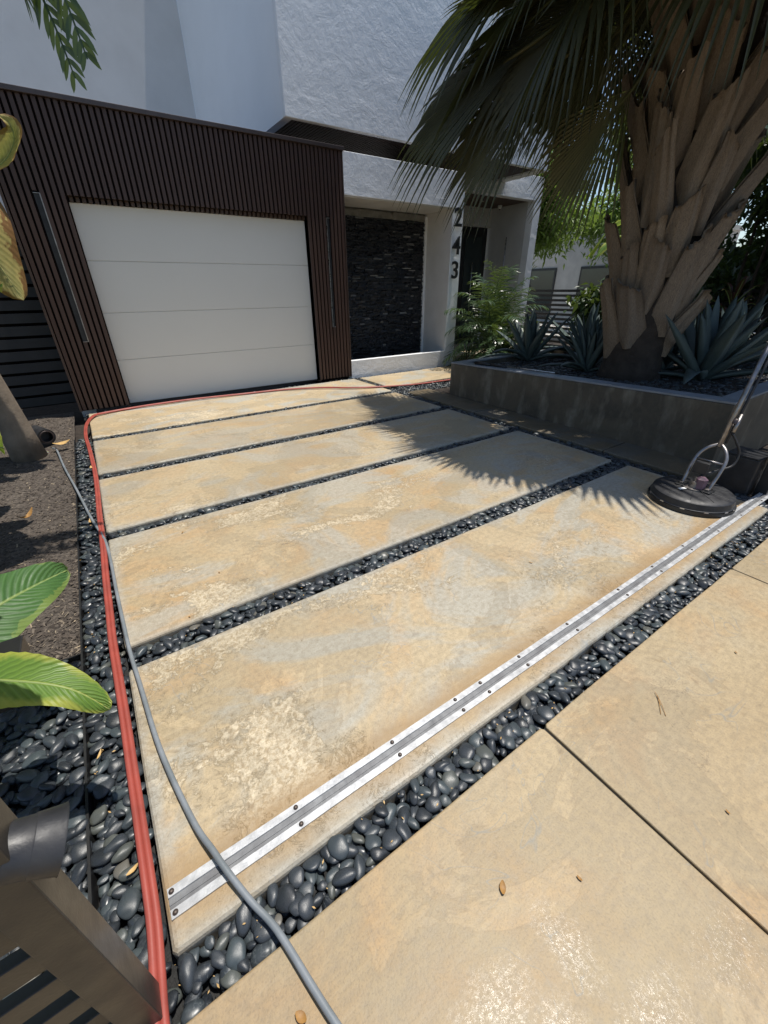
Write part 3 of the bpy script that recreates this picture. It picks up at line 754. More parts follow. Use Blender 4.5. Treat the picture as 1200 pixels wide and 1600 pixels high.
MB().lathe((0,0,0), [(.022,-.075),(.022,-.033)], 20, ax).build('lamp_neck', M['blackp'], lampg, smooth=True)
MB().tube([(-.035,.02,-.03),(-.045,.024,0)], .012, 10).build('bracket', M['blackp'], lampg)

# low dark slat ends entering at the side
lf = empty('low_fence', (-.43, 1.33, 0)); tag(lf, 'low black fence whose two slat ends poke out among the broad leaves', 'fence')
for z in (.375, .497):
    box('slat', (-1.2, .012, -.02, .085, z, z+.058), M['black'], lf, bevel=.004)
box('fence_post', (-.60, -.56, .021, .06, -.1, .70), M['black'], lf)

# ---------------------------------------------------------------- planter
pl = empty('planter', (4.6, 3, 0)); tag(pl, 'long low concrete planter holding the palm and agaves', 'planter')
A, B = (4.60, 4.93), (4.555, 1.24)
ZA, ZB = .485, .60
def zt(y): return ZA+(ZB-ZA)*(A[1]-y)/(A[1]-B[1])
def sloped(name, poly, mat, z0=-.15, dz=0, parent=pl, bevel=.01):
    n = len(poly); v = [(x,y,z0) for x,y in poly]+[(x,y,zt(y)+dz) for x,y in poly]
    mb = MB(); mb.v = v
    mb.f = [tuple(n+i for i in range(n)), tuple(reversed(range(n)))]+[(i,(i+1)%n,n+(i+1)%n,n+i) for i in range(n)]
    o = mb.build(name, mat, None, bevel=bevel); o.parent = parent; o.matrix_parent_inverse = Matrix.Translation((-4.6,-3,0)); return o
BX = 10.6
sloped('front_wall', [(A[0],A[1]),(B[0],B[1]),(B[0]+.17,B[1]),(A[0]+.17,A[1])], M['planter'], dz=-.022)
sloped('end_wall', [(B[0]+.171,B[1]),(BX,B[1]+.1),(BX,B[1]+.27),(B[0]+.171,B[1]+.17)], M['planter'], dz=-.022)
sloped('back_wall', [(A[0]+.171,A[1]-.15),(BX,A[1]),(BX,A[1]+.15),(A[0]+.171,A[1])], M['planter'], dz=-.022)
sloped('rim', [(A[0]-.004,A[1]+.004),(B[0]-.004,B[1]-.004),(BX,B[1]+.096),(BX,B[1]+.27),(B[0]+.18,B[1]+.17),(A[0]+.17,A[1]-.15),(BX,A[1]),(BX,A[1]+.154)], M['rim'], z0=.3, bevel=.004)
# rim needs a level underside just over the walls
rimo = pl.children[-1]
for v_ in rimo.data.vertices:
    if v_.co.z < .31: v_.co.z = zt(v_.co.y)-.021
sloped('soil', [(A[0]+.16,A[1]-.02),(B[0]+.16,B[1]+.02),(BX-.01,B[1]+.12),(BX-.01,A[1])], M['soil'], dz=-.09, bevel=0)
mb = MB(); random.seed(5)
for _ in range(3600):
    y = 1.45+random.random()*3.3; x = 4.79+(random.random()**1.5)*4.5; s = random.uniform(.018,.038)
    mb.add(random.choice(PL), ICO1[1], Matrix.Translation((x,y,zt(y)-.085))@Matrix.Rotation(random.uniform(0,3.1),4,'Z')@Matrix.Rotation(random.gauss(0,.3),4,'X')@Matrix.Scale(s,4))
o = mb.build('planter_pebbles', M['pebble'], smooth=True); o.parent = pl; o.matrix_parent_inverse = Matrix.Translation((-4.6,-3,0)); o['kind'] = 'stuff'

# wand lying on the rim
wd = empty('spray_wand', (4.68, 3.6, zt(3.6)+.012)); tag(wd, 'steel spray wand with black grip lying on the planter rim', 'wand')
MB().tube([(.02,.62,-.014),(.03,.33,-.004)], .017, 10).build('grip', M['blackp'], wd, smooth=True)
MB().tube([(.0,.90,-.018),(.02,.62,-.014)], .022, 10).build('grip', M['black'], wd, smooth=True)
MB().tube([(.03,.33,-.004),(.06,-.42,.018)], .008, 8).build('lance', M['steel'], wd, smooth=True)
MB().tube([(.06,-.42,.018),(.063,-.5,.02)], .013, 8).build('nozzle', M['black'], wd, smooth=True)

# ---------------------------------------------------------------- plants
def agave(loc, s, n, label, seed, dry=0.2):
    random.seed(seed)
    root = empty('agave', loc); tag(root, label, 'agave', 'agaves in the concrete planter')
    for k in range(n):
        a = k*2.399+random.uniform(-.15,.15); f = k/(n-1)
        el = R_(10+72*f**.75)+random.uniform(-.08,.08); L = s*(1.0-.18*f)*random.uniform(.85,1.1); W = s*.085*random.uniform(.85,1.1)
        mb = MB(); n0 = 9
        cur = random.uniform(-.25,.15) if f > .25 else random.uniform(-.9,-.4)
        p = Vector((0,0,0)); e = el
        for i in range(n0+1):
            t = i/n0
            wdt = W*(.62+.75*math.sin(min(1,t*1.25)*math.pi*.62))*(1-t)**.55 if i < n0 else .001
            fold = wdt*.45
            side = Vector((0,1,0)); dirv = Vector((math.cos(e),0,math.sin(e))); up = side.cross(dirv)*-1
            thick = .018*s*(1-t)+.001
            mb.v += [tuple(p+side*wdt+up*fold), tuple(p+up*0), tuple(p-side*wdt+up*fold), tuple(p-up*thick*1.8)]
            p = p+dirv*(L/n0); e += cur/n0
        for i in range(n0):
            q = i*4
            for c, d in ((0,1),(1,2),(2,3),(3,0)): mb.f.append((q+c, q+d, q+4+d, q+4+c))
        o = mb.build('leaf', M['agave'], root, smooth=True); o.rotation_euler = (0,0,a); o.location = (.03*s*math.cos(a), .03*s*math.sin(a), 0)
    return root
agave((6.10,4.66,.41), .92, 21, 'upright grey agave at the planter corner nearest the house', 1)
agave((5.72,3.36,.45), .74, 18, 'small agave in the middle of the planter front', 2)
agave((6.10,2.10,.49), 1.10, 25, 'largest agave with long arching leaves beside the palm trunk', 3)
agave((7.2,4.35,.42), .95, 17, 'shaded agave behind the corner agave next to the palm', 4)
agave((6.75,4.0,.42), .85, 18, 'agave right behind the gap between corner agave and small agave', 7)
agave((6.55,2.75,.45), .70, 16, 'small dark agave tucked against the far side of the palm trunk', 8)
agave((8.0,3.2,.42), 1.0, 18, 'deep shaded agave furthest back in the planter beyond the trunk', 9)
agave((7.6,2.35,.48), 1.05, 18, 'agave half hidden behind the largest one at the planter end', 6)

# fan palm
CR = Vector((5.72, 2.78, 4.1))
PB = Vector((5.72, 2.78, .45))
fp = empty('fan_palm', PB); tag(fp, 'huge fan palm with peeling leaf bases growing in the planter', 'palm tree')
MB().tube([(0,0,-.05),(0,0,.1),(0,0,.3),(0,0,1.5),(0,0,3),(0,0,3.6)], [.40,.35,.33,.37,.40,.36], 24).build('trunk', M['bark'], fp, smooth=True)
def boot_mesh(seed, L, W, reach, cut):
    random.seed(seed); mb = MB(); nu, nv = 13, 14
    prof = []
    tilt = random.uniform(-.08,.08)
    for j in range(nv+1):
        t = j/nv
        w_ = W*(1.05-.36*t**1.1)*(.45+.55*min(1, t*3.2)**.7)
        for i in range(nu):
            u = (i/(nu-1)-.5)*2
            zz = t*L + (0 if j < nv else (.07*u*cut+random.uniform(-.03,.03)))
            out = reach*(t**1.35) + .05*(1-u*u)*(1-.3*t) + .013*math.sin(u*8.5+seed+t)*(.3+t)+.006*math.sin(u*19+seed*2)*(.3+t)
            out -= abs(u)**2*.12*(1-t)
            x = u*w_+tilt*t
            prof.append((x, out, zz))
    mb.v = prof[:]
    n = len(prof)
    mb.v += [(x*.93, o_-.022-.012*(1-abs(x/W)), z-.0) for x, o_, z in prof]
    for j in range(nv):
        for i in range(nu-1):
            a = j*nu+i; q = (a, a+1, a+nu+1, a+nu)
            mb.f.append(tuple(reversed(q))); mb.f.append(tuple(k+n for k in q))
    for i in range(nu-1):
        a = nv*nu+i; mb.f.append((a, a+1, a+1+n, a+n)); 
    for j in range(nv):
        a = j*nu; mb.f.append((a, a+nu, a+nu+n, a+n)); a = j*nu+nu-1; mb.f.append((a, a+n, a+nu+n, a+nu))
    return mb.mesh('leaf_base', M['boot'], True)
random.seed(3)
BM = [boot_mesh(30+i, 1.0, .15, .16, (-1)**i*1.6) for i in range(8)]+[boot_mesh(50+i, 1.0, .13, .27, (-1)**i*1.9) for i in range(6)]
nb = 62; random.seed(21)
for k in range(nb):
    f = k/(nb-1); a = k*2.399+random.uniform(-.15,.15)
    z = .20+2.85*f; Lz = random.uniform(.62,.98)*(1.05-.1*f)
    me = BM[k % 8] if f < .3 else BM[random.randrange(14)]
    o = link('leaf_base', me, fp)
    r0 = .31+.08*min(1, f*2.2); sc = random.uniform(.8,1.25)
    o.matrix_local = Matrix.Translation((math.cos(a)*r0, math.sin(a)*r0, z))@Matrix.Rotation(a-math.pi/2+random.uniform(-.15,.15),4,'Z')@Matrix.Rotation(R_(random.uniform(-7,3)-7*min(1,f*1.6)),4,'X')@Matrix.Rotation(R_(random.uniform(-9,9)),4,'Y')@Matrix.Diagonal((sc, 1, Lz, 1))

def fan_frond(parent, hub, rib, nrm, R=1.35, spread=105, nseg=46, droop=.28, mat=None, base=None, seed=0, split=.55, hang=.15):
    random.seed(seed)
    hub = Vector(hub); rib = Vector(rib).normalized(); nrm = Vector(nrm); nrm = (nrm-rib*nrm.dot(rib)).normalized()
    mb = MB(); ns = 9; side = nrm.cross(rib)
    da = R_(2*spread)/nseg
    for k in range(nseg):
        th = -R_(spread)+da*(k+.5)
        d = (rib*math.cos(th)+side*math.sin(th)).normalized()
        L = R*(.70+.30*math.cos(th*.75))*random.uniform(.93,1.05)
        # costapalmate: the start slides along the rib for central segments
        st = hub+rib*(.28*R*max(0,math.cos(th))**2)
        dj = d
        sidev = nrm.cross(d).normalized()
        n0 = len(mb.v); hg = random.uniform(.6,1.5)*hang; twist = random.uniform(-.6,.6)
        for i in range(ns+1):
            t = i/ns; l = L*t
            p = st+dj*l - nrm*droop*R*(t**2)*.35 + Vector((0,0,-1))*(droop*R*t**2.2*.5)
            if t > split:
                q = (t-split)/(1-split); p += Vector((0,0,-1))*hg*R*q**1.8
                wd_ = L*split*math.tan(da/2)*(1-q**1.1)*.78+.0012
                sv2 = (sidev*math.cos(twist*q)+nrm*math.sin(twist*q))
            else:
                wd_ = max(.004, l*math.tan(da/2)*1.12); sv2 = sidev
            fold = wd_*.55*(1 if 1 else -1)
            mb.v += [tuple(p+sv2*wd_+nrm*fold), tuple(p-nrm*fold*.6), tuple(p-sv2*wd_+nrm*fold)]
        for i in range(ns):
            q = n0+i*3
            mb.f += [(q,q+1,q+4,q+3),(q+1,q+2,q+5,q+4)]
    o = mb.build('frond', mat or M['fan'], parent)
    if base is not None:
        b = Vector(base); mid = (b+hub)/2+Vector((0,0,.28)); pts = smooth_path([b, mid, hub, hub+rib*.28*R], 6)
        rr = [.032-.020*i/(len(pts)-1) for i in range(len(pts))]
        st = MB().tube(pts, rr, 8).build('petiole', M['fandry'], o, smooth=True)
    return o
def FP(p): return Vector(p)-PB
fspec = [
 # hub, rib direction, upper side, radius, droop, spread
 ((4.40,3.70,3.60), (-.35,1.5,-.36), (-.7,-.3,.6), 1.62, .14, 44, 'fan'),
 ((4.45,3.45,3.40), (-.2,1.15,-.52), (-.8,-.3,.5), 1.38, .12, 50, 'fan'),
 ((5.00,3.02,3.25), (-.25,.55,-.75), (-.85,-.3,.4), 1.02, .12, 48, 'fandry'),
 ((4.60,3.90,4.40), (-.3,1.2,-.28), (-.6,-.3,.75), 1.5, .2, 60, 'fan'),
 ((4.80,3.70,4.00), (-.45,.9,-.40), (-.75,-.3,.6), 1.35, .2, 70, 'fan'),
 ((4.70,3.25,3.85), (-.4,.7,-.55), (-.8,-.3,.55), 1.2, .15, 65, 'fan'),
 ((5.0,2.95,3.95), (-.72,-.66,-.10), (-.15,.1,1), 1.55, .16, 66, 'fan'),
 ((5.05,2.05,4.1), (-.65,-.75,-.12), (-.1,0,1), 1.2, .1, 70, 'fan'),
 ((4.85,4.15,4.15), (-.9,.15,-.15), (-.1,0,1), .9, .1, 60, 'fan'),
 ((5.2,3.4,3.75), (-.35,.8,-.5), (-.75,-.3,.5), 1.0, .15, 60, 'fan'),
]
random.seed(99)
for k in range(34):
    a = k*2.399+.4; lvl = k/33
    el = -.25+1.35*lvl
    out = Vector((math.cos(a), math.sin(a), 0))
    pr = (1.25-.45*lvl)*random.uniform(.85,1.1)
    if out.y < -.4: pr *= .7
    hub_ = CR+out*pr*math.cos(el*.6)+Vector((0,0,.15+pr*math.sin(el)*.9+.25*lvl))
    e2 = el-.55
    rib_ = out*math.cos(e2)+Vector((0,0,math.sin(e2)))
    nr_ = Vector((0,0,1))*math.cos(e2)-out*math.sin(e2)
    side_ = out.cross(Vector((0,0,1)))
    if hub_.z < 4.1 and out.x < -.1 and out.y > -.2: hub_.z = 4.1
    fspec.append((tuple(hub_), tuple(rib_+side_*random.uniform(-.3,.3)), tuple(nr_+side_*random.uniform(-.35,.35)), random.uniform(1.15,1.45), random.uniform(.25,.5), 105, 'fan'))
for i_, (hub, rib, nrm, R, dr, spr, mt) in enumerate(fspec):
    h = Vector(hub); dd = (h-CR); dd.z = 0; dd = dd.normalized()
    fan_frond(fp, FP(hub), rib, nrm, R, spr, max(28, int(spr*(.56 if i_ not in (6, 7) else .42))), dr, M[mt], FP(CR+dd*.22+Vector((0,0,-.25 if hub[2] < 4.1 else .05))), i_+1, .70, .07)

# feather palm fronds
def feather(parent, base, d0, L, mat, seed, droop=1.0, nl=34, ll=.30, lw=.012, name='frond', ldroop=.4, vee=.35, side=None):
    random.seed(seed); mb = MB(); p = Vector(base); d = Vector(d0).normalized(); pts = [p.copy()]
    N_ = 14
    for i in range(N_):
        d = (d+Vector((0,0,-1))*droop/N_*(.4+1.2*i/N_)).normalized(); p = p+d*L/N_; pts.append(p.copy())
    mb.tube(pts, [.010*(1-.85*i/N_)*max(.6, L) for i in range(N_+1)], 5)
    for k in range(nl):
        t = .18+.82*(k+.5)/nl; f = t*N_; i = min(int(f), N_-1); q = pts[i].lerp(pts[i+1], f-i); dv = (pts[i+1]-pts[i]).normalized()
        sd = dv.cross(Vector((0,0,1))); sd = sd.normalized() if sd.length > .05 else Vector((1,0,0))
        if side: sd = (Vector(side)-dv*dv.dot(Vector(side))).normalized()
        up = sd.cross(dv)
        l = ll*math.sin(math.pi*(.15+.80*t))**.6*random.uniform(.85,1.1)
        for s in (-1, 1):
            dl = (sd*s*.85+dv*random.uniform(.4,.95)+up*vee*random.uniform(-.2,1.6)).normalized()
            wv = dl.cross(up).normalized(); n0 = len(mb.v); pp = q.copy(); dd_ = dl.copy()
            for j in range(5):
                u = j/4; w_ = lw*math.sin(math.pi*(.12+.85*u))**.7 if j < 4 else .0008
                mb.v += [tuple(pp+wv*w_), tuple(pp-wv*w_)]
                dd_ = (dd_+Vector((0,0,-1))*ldroop/4).normalized(); pp = pp+dd_*l/4
            for j in range(4):
                a = n0+j*2; mb.f.append((a,a+1,a+3,a+2))
    return mb.build(name, mat, parent)
ap = empty('feather_palm', (7.05, 6.35, 0)); tag(ap, 'bushy green feather palm between the pilaster and planter', 'palm')
random.seed(40)
for k in range(44):
    a = k*2.399; f = k/43
    el = .35+1.1*f
    d = Vector((math.cos(a)*math.cos(el), math.sin(a)*math.cos(el), math.sin(el)))
    feather(ap, (random.uniform(-.12,.12), random.uniform(-.12,.12), .15+.45*f), d, .95+.5*f, M['palmgreen'], 60+k, 1.9, 30, .34, .011, ldroop=.9)
MB().tube([(0,0,-.1),(0,0,.6)], [.09,.06], 10).build('trunk', M['bark'], ap)
ap2 = empty('fern_clump', (6.55, 5.65, -.02)); tag(ap2, 'drooping bright green fern clump beside the white pilaster foot', 'fern')
for k in range(40):
    a = k*2.399; el = .5+.8*(k/39)
    feather(ap2, (0,0,.05+.02*k/2), Vector((math.cos(a)*math.cos(el), math.sin(a)*math.cos(el), math.sin(el))), .62+.1*(k%3), M['palmgreen'], 160+k, 2.4, 24, .12, .013)
# drooping frond at upper corner of the view
hf = empty('hanging_palm', (-1.24, 3.12, 0)); tag(hf, 'slender palm whose drooping frond tip hangs before the upper wall', 'palm')
MB().tube([(-.3,0,-.1),(-.2,0,1.5),(0,0,3.5)], [.07,.06,.05], 10).build('trunk', M['barkpale'], hf, smooth=True)
feather(hf, (0.10,0,3.45), (1.0,-.08,.62), 2.25, M['palmgreen'], 301, 3.6, 46, .24, .013, ldroop=.9, vee=.25, side=(.8,-.6,0))
feather(hf, (0.04,.08,3.42), (1.0,-.02,.62), 2.25, M['palmgreen'], 311, 3.6, 42, .22, .013, ldroop=.9, vee=.25, side=(.8,-.6,0))
feather(hf, (0,0,3.45), (.95,.05,.75), 2.1, M['palmgreen'], 302, 3.6, 50, .28, .012, ldroop=1.5)
for k in range(9):
    a = 1.5+k*.45; feather(hf, (0,0,3.65), (math.cos(a), math.sin(a), .7), 1.9, M['palmgreen'], 303+k, 1.8, 36, .3, .014, ldroop=1.2)

# broad leaves
def broad_leaf(parent, path, W, mat, seed, fold=.25, wave=.03, name='leaf', roll=0.0, curl=0.0, tears=0, nrm=(0,0,1), stem=.35):
    """path: list of points base to tip; blade with midrib valley, wavy margin and shallow side veins"""
    random.seed(seed); P = smooth_path(path, 8); N_ = len(P)-1; nu = 9
    mb = MB(); up0 = Vector(nrm)
    for j, p in enumerate(P):
        t = j/N_; dv = (P[min(j+1,N_)]-P[max(j-1,0)]).normalized()
        sd = dv.cross(up0).normalized(); up = sd.cross(dv).normalized()
        w_ = W*math.sin(math.pi*min(1, .04+t*.96))**.62*(1-.25*t) if t < 1 else .002
        for i in range(nu):
            u = (i/(nu-1)-.5)*2; au = abs(u)
            ang = roll + curl*au
            q = p+sd*(u*w_*math.cos(ang*au))+up*(au*w_*fold - curl*w_*au*au + wave*au*math.sin(t*13+seed+u*2)*(1 if u > 0 else 1.1)) + up*.0035*math.sin(t*95+au*4)*min(1,au*3)
            mb.v.append(tuple(q))
    for j in range(N_):
        for i in range(nu-1):
            a = j*nu+i
            if tears and abs(i-(nu-1)/2) > 1.2 and random.random() < tears: continue
            mb.f.append((a, a+1, a+nu+1, a+nu))
    me = mb.mesh(name, mat, True); at = me.attributes.new('blade', 'FLOAT_VECTOR', 'POINT')
    at.data.foreach_set('vector', [c for j in range(N_+1) for i in range(nu) for c in (j/N_, (i/(nu-1)-.5)*2, 0.0)])
    o = link(name, me, parent)
    b = MB().tube([p-Vector((0,0,.003)) for p in P], [.007*(1-.9*i/N_)+.001 for i in range(N_+1)], 6).build('midrib', M['rib'], o, smooth=True)
    return o
cn = empty('canna_plant', (-.95, 1.62, -.05)); tag(cn, 'glossy broad leaved plant reaching over the edging beside the slat ends', 'plant')
def LP(base, pts): return [Vector(q)-Vector(base) for q in pts]
cb = (-.95,1.62,-.05)
broad_leaf(cn, LP(cb, [(-.76,1.42,.46),(-.59,1.33,.54),(-.44,1.24,.535),(-.32,1.17,.49),(-.245,1.115,.40)]), .088, M['banana'], 3, .10, .010, nrm=(.1,-.35,1))
broad_leaf(cn, LP(cb, [(-.82,1.56,.38),(-.66,1.60,.48),(-.53,1.68,.52),(-.43,1.79,.50),(-.33,1.90,.47)]), .150, M['bananadeep'], 4, .16, .018, nrm=(.25,-.55,.8))
broad_leaf(cn, LP(cb, [(-.9,1.6,.5),(-.72,1.42,1.05),(-.45,1.22,1.28),(-.2,1.10,1.22)]), .15, M['banana'], 5)
broad_leaf(cn, LP(cb, [(-.95,1.65,.5),(-.85,1.68,1.2),(-.6,1.66,1.42),(-.32,1.62,1.3)]), .15, M['banana'], 6)
broad_leaf(cn, LP(cb, [(-.95,1.6,.5),(-1.0,1.3,1.1),(-.95,.95,1.3),(-.8,.6,1.2)]), .14, M['banana'], 7)
MB().tube([(0,0,-.05),(.03,-.02,.3),(.1,0,.55)], [.025,.02,.012], 8).build('stem', M['palmgreen'], cn, smooth=True)
MB().tube([(.03,-.02,.3),(.14,-.15,.46),(.23,-.2,.51)], [.012,.01,.006], 8).build('stem', M['palmgreen'], cn, smooth=True)
MB().tube([(.03,-.02,.3),(.07,.05,.4),(.13,.08,.45)], [.012,.01,.006], 8).build('stem', M['palmgreen'], cn, smooth=True)

bn = empty('banana_plant', (-.82, 5.42, 0)); tag(bn, 'banana plant with grey stem and yellowing curled leaves beside the garage', 'banana plant')
MB().tube([(.0,0,-.08),(-.02,0,.25),(-.08,.03,.9),(-.16,.05,1.6),(-.22,.06,2.3)], [.155,.135,.115,.10,.07], 18).build('trunk', M['barkpale'], bn, smooth=True)
bb = (-.82,5.42,0)
broad_leaf(bn, LP(bb, [(-1.02,5.4,2.2),(-.72,5.1,2.36),(-.52,4.95,2.15),(-.44,4.9,1.8),(-.34,4.88,1.43)]), .34, M['bananadry'], 7, -.35, .035, nrm=(.15,-1,.25), curl=.25)
broad_leaf(bn, LP(bb, [(-1.0,5.3,2.1),(-.78,4.95,2.2),(-.62,4.75,1.95),(-.55,4.7,1.5)]), .24, M['bananadry'], 8, -.3, .04, nrm=(-.2,-1,.2), curl=.3)
broad_leaf(bn, LP(bb, [(-1.0,5.4,2.2),(-.6,5.3,2.22),(-.22,5.2,2.36),(-.06,5.15,2.50),(-.02,5.12,2.62),(-.10,5.12,2.68)]), .10, M['bananadry'], 9, .6, .02, nrm=(0,-.9,.6), curl=-.3)
for k, (dx, dy, dz) in enumerate([(-1.1,-.6,.5),(-.9,.7,.6),(-.1,-1.3,.75),(.1,1.0,.7),(-.6,-1.2,.6)]):
    b0 = Vector((-1.04,5.48,2.25)); broad_leaf(bn, LP(bb, [b0, b0+Vector((dx*.4,dy*.4,dz)), b0+Vector((dx*.9,dy*.9,dz*.9)), b0+Vector((dx*1.3,dy*1.3,dz*.2))]), .24, M['banana'], 20+k, -.2, .03, tears=.12)

bn3 = empty('banana_plant', (-1.35, 3.35, -.03)); tag(bn3, 'unseen banana plant added to shade the mulch bed by the pebbles', 'banana plant')  # out of view; put in so its leaves cast shade on the mulch
MB().tube([(0,0,-.08),(0,0,.6),(.03,0,1.3)], [.08,.07,.05], 12).build('trunk', M['barkpale'], bn3, smooth=True)
for k, (dx, dy, dz) in enumerate([(1.02,-.25,.5),(.95,.30,.55),(1.0,.02,.7),(.75,-.75,.6),(.8,.75,.6),(.5,.2,.9),(.3,-.9,.6),(-.6,-.6,.6),(-.7,.5,.7),(.2,.95,.6),(.55,-.65,.45),(.9,.1,.35),(.5,.8,.5)]):
    b0 = Vector((.03,0,1.1)); broad_leaf(bn3, [b0, b0+Vector((dx*.45,dy*.45,dz)), b0+Vector((dx*.8,dy*.8,dz*1.05)), b0+Vector((dx*1.02,dy*1.02,dz*.9))], .26, M['banana'], 140+k, -.15, .03, tears=.04)
bn4 = empty('banana_plant', (-1.25, 2.55, -.03)); tag(bn4, 'unseen banana clump added to shade the near end of the mulch bed', 'banana plant')  # extra plant outside the frame, added to deepen shade on the near mulch
MB().tube([(0,0,-.08),(0,0,.6),(.03,0,1.3)], [.08,.07,.05], 12).build('trunk', M['barkpale'], bn4, smooth=True)
for k, (dx, dy, dz) in enumerate([(.95,.25,.5),(.95,-.2,.6),(.7,.7,.65),(.6,-.5,.7),(-.5,.6,.6),(.9,.0,.85)]):
    b0 = Vector((.03,0,1.15)); broad_leaf(bn4, [b0, b0+Vector((dx*.45,dy*.45,dz)), b0+Vector((dx*.8,dy*.8,dz*1.05)), b0+Vector((dx*1.0,dy*1.0,dz*.9))], .27, M['banana'], 240+k, -.15, .03)
bn2 = empty('banana_plant', (9.6, 5.0, .0)); tag(bn2, 'green banana plant behind the palm trunk near the neighbour wall', 'banana plant')
MB().tube([(0,0,-.1),(0,0,1.1),(.05,0,1.9)], [.07,.06,.04], 12).build('trunk', M['barkpale'], bn2, smooth=True)
for k, (dx, dy, dz) in enumerate([(-.8,.5,.55),(-.35,.9,.8),(.5,.5,.7),(-.7,-.5,.6),(.1,-.9,.5),(-.2,.1,1.1)]):
    b0 = Vector((0.05,0,1.8)); broad_leaf(bn2, [b0, b0+Vector((dx*.4,dy*.4,dz)), b0+Vector((dx*.8,dy*.8,dz*.85)), b0+Vector((dx*1.05,dy*1.05,dz*.3))], .17, M['banana'], 40+k, -.15, .03)

ti = empty('ti_plant', (8.8, 2.95, .4)); tag(ti, 'maroon leaved ti plant behind the palm and largest agave', 'plant')
MB().tube([(0,0,-.05),(0,0,.9)], .02, 8).build('stem', M['bark'], ti)
for k in range(14):
    a = k*2.4; el = .3+.07*k; d = Vector((math.cos(a)*math.cos(el), math.sin(a)*math.cos(el), math.sin(el))); b0 = Vector((0,0,.5+.03*k))
    broad_leaf(ti, [b0, b0+d*.2, b0+d*.38+Vector((0,0,-.04)), b0+d*.5+Vector((0,0,-.14))], .045, M['tileaf'], 70+k, .3, .008)

# trees: trunk, limbs and leaf faces in clumps
def tree(loc, h, cr, n, mat, label, seed, leaf=(.11,.028), lowest=.35, clumps=26, cat='tree', tr=.09, name='tree', squash=.8):
    random.seed(seed); root = empty(name, loc); tag(root, label, cat)
    cz = h-cr*squash*.9
    pts = [(0,0,-.2),(random.uniform(-.1,.1),0,cz*.5),(random.uniform(-.2,.2),random.uniform(-.2,.2),cz)]
    mt = MB().tube(smooth_path(pts, 4), [tr*(1-.07*i) for i in range(9)], 10)
    cl = []
    for _ in range(clumps):
        d = Vector((random.gauss(0,1), random.gauss(0,1), random.gauss(0,.8))).normalized()*random.uniform(.35,1)
        c = Vector((d.x*cr, d.y*cr, cz+d.z*cr*squash)); 
        if c.z < lowest*h: c.z = lowest*h+random.random()*.3
        cl.append(c); mt.tube([Vector(pts[2])*.85, (Vector(pts[2])*.85+c)/2+Vector((0,0,.1)), c], [tr*.4, tr*.22, tr*.08], 5, False)
    mt.build('trunk', M['bark'], root, smooth=True)
    mb = MB()
    for i in range(n):
        c = random.choice(cl); d = Vector((random.gauss(0,1), random.gauss(0,1), random.gauss(0,.7)))
        p = c+d*cr*.17
        a = random.uniform(0,6.28); pt = random.uniform(-1.2,.25)
        dv = Vector((math.cos(a)*math.cos(pt), math.sin(a)*math.cos(pt), math.sin(pt))); wv = dv.cross(Vector((random.gauss(0,.4),random.gauss(0,.4),1))).normalized()
        L = leaf[0]*random.uniform(.7,1.3); W = leaf[1]*random.uniform(.8,1.2); n0 = len(mb.v)
        mb.v += [tuple(p), tuple(p+dv*L*.45+wv*W), tuple(p+dv*L+Vector((0,0,-.2*L))), tuple(p+dv*L*.45-wv*W)]
        mb.f.append((n0,n0+1,n0+2,n0+3))
    mb.build('crown', mat, root)
    return root
tree((14.5,11.6,0), 5.6, 2.1, 15000, M['treeleaf'], 'light green leafy tree beside the house corner against the sky', 1, (.24,.04), .28, 40)
tree((16.5,9.2,0), 5.2, 1.9, 9000, M['treeleaf'], 'second light green tree just behind the drooping fronds', 2, (.22,.04), .4, 30)
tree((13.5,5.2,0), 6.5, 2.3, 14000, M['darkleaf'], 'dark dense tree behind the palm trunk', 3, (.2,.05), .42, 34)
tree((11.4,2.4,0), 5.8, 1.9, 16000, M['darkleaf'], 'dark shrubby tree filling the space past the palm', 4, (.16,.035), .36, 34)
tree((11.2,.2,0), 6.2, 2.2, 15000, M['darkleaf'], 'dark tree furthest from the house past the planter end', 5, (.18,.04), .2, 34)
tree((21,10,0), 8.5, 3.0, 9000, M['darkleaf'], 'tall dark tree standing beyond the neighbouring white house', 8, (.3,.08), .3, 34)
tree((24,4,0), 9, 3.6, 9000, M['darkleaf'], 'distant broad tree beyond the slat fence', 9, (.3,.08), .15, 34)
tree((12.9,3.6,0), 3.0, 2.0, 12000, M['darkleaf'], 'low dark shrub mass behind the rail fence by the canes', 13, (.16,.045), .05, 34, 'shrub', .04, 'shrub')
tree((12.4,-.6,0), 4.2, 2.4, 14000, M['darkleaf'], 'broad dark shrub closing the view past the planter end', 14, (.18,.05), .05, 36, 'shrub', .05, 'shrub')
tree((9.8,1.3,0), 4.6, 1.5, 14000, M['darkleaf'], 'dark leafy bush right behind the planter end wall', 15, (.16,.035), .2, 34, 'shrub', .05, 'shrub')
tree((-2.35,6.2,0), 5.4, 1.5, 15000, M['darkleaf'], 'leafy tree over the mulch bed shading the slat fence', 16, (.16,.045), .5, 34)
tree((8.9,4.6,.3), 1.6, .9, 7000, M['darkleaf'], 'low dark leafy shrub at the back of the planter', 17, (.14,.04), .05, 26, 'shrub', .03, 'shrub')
tree((10.3,2.2,0), 3.4, 1.3, 11000, M['darkleaf'], 'dark shrub between the canes and the maroon plant', 18, (.15,.04), .05, 30, 'shrub', .04, 'shrub')
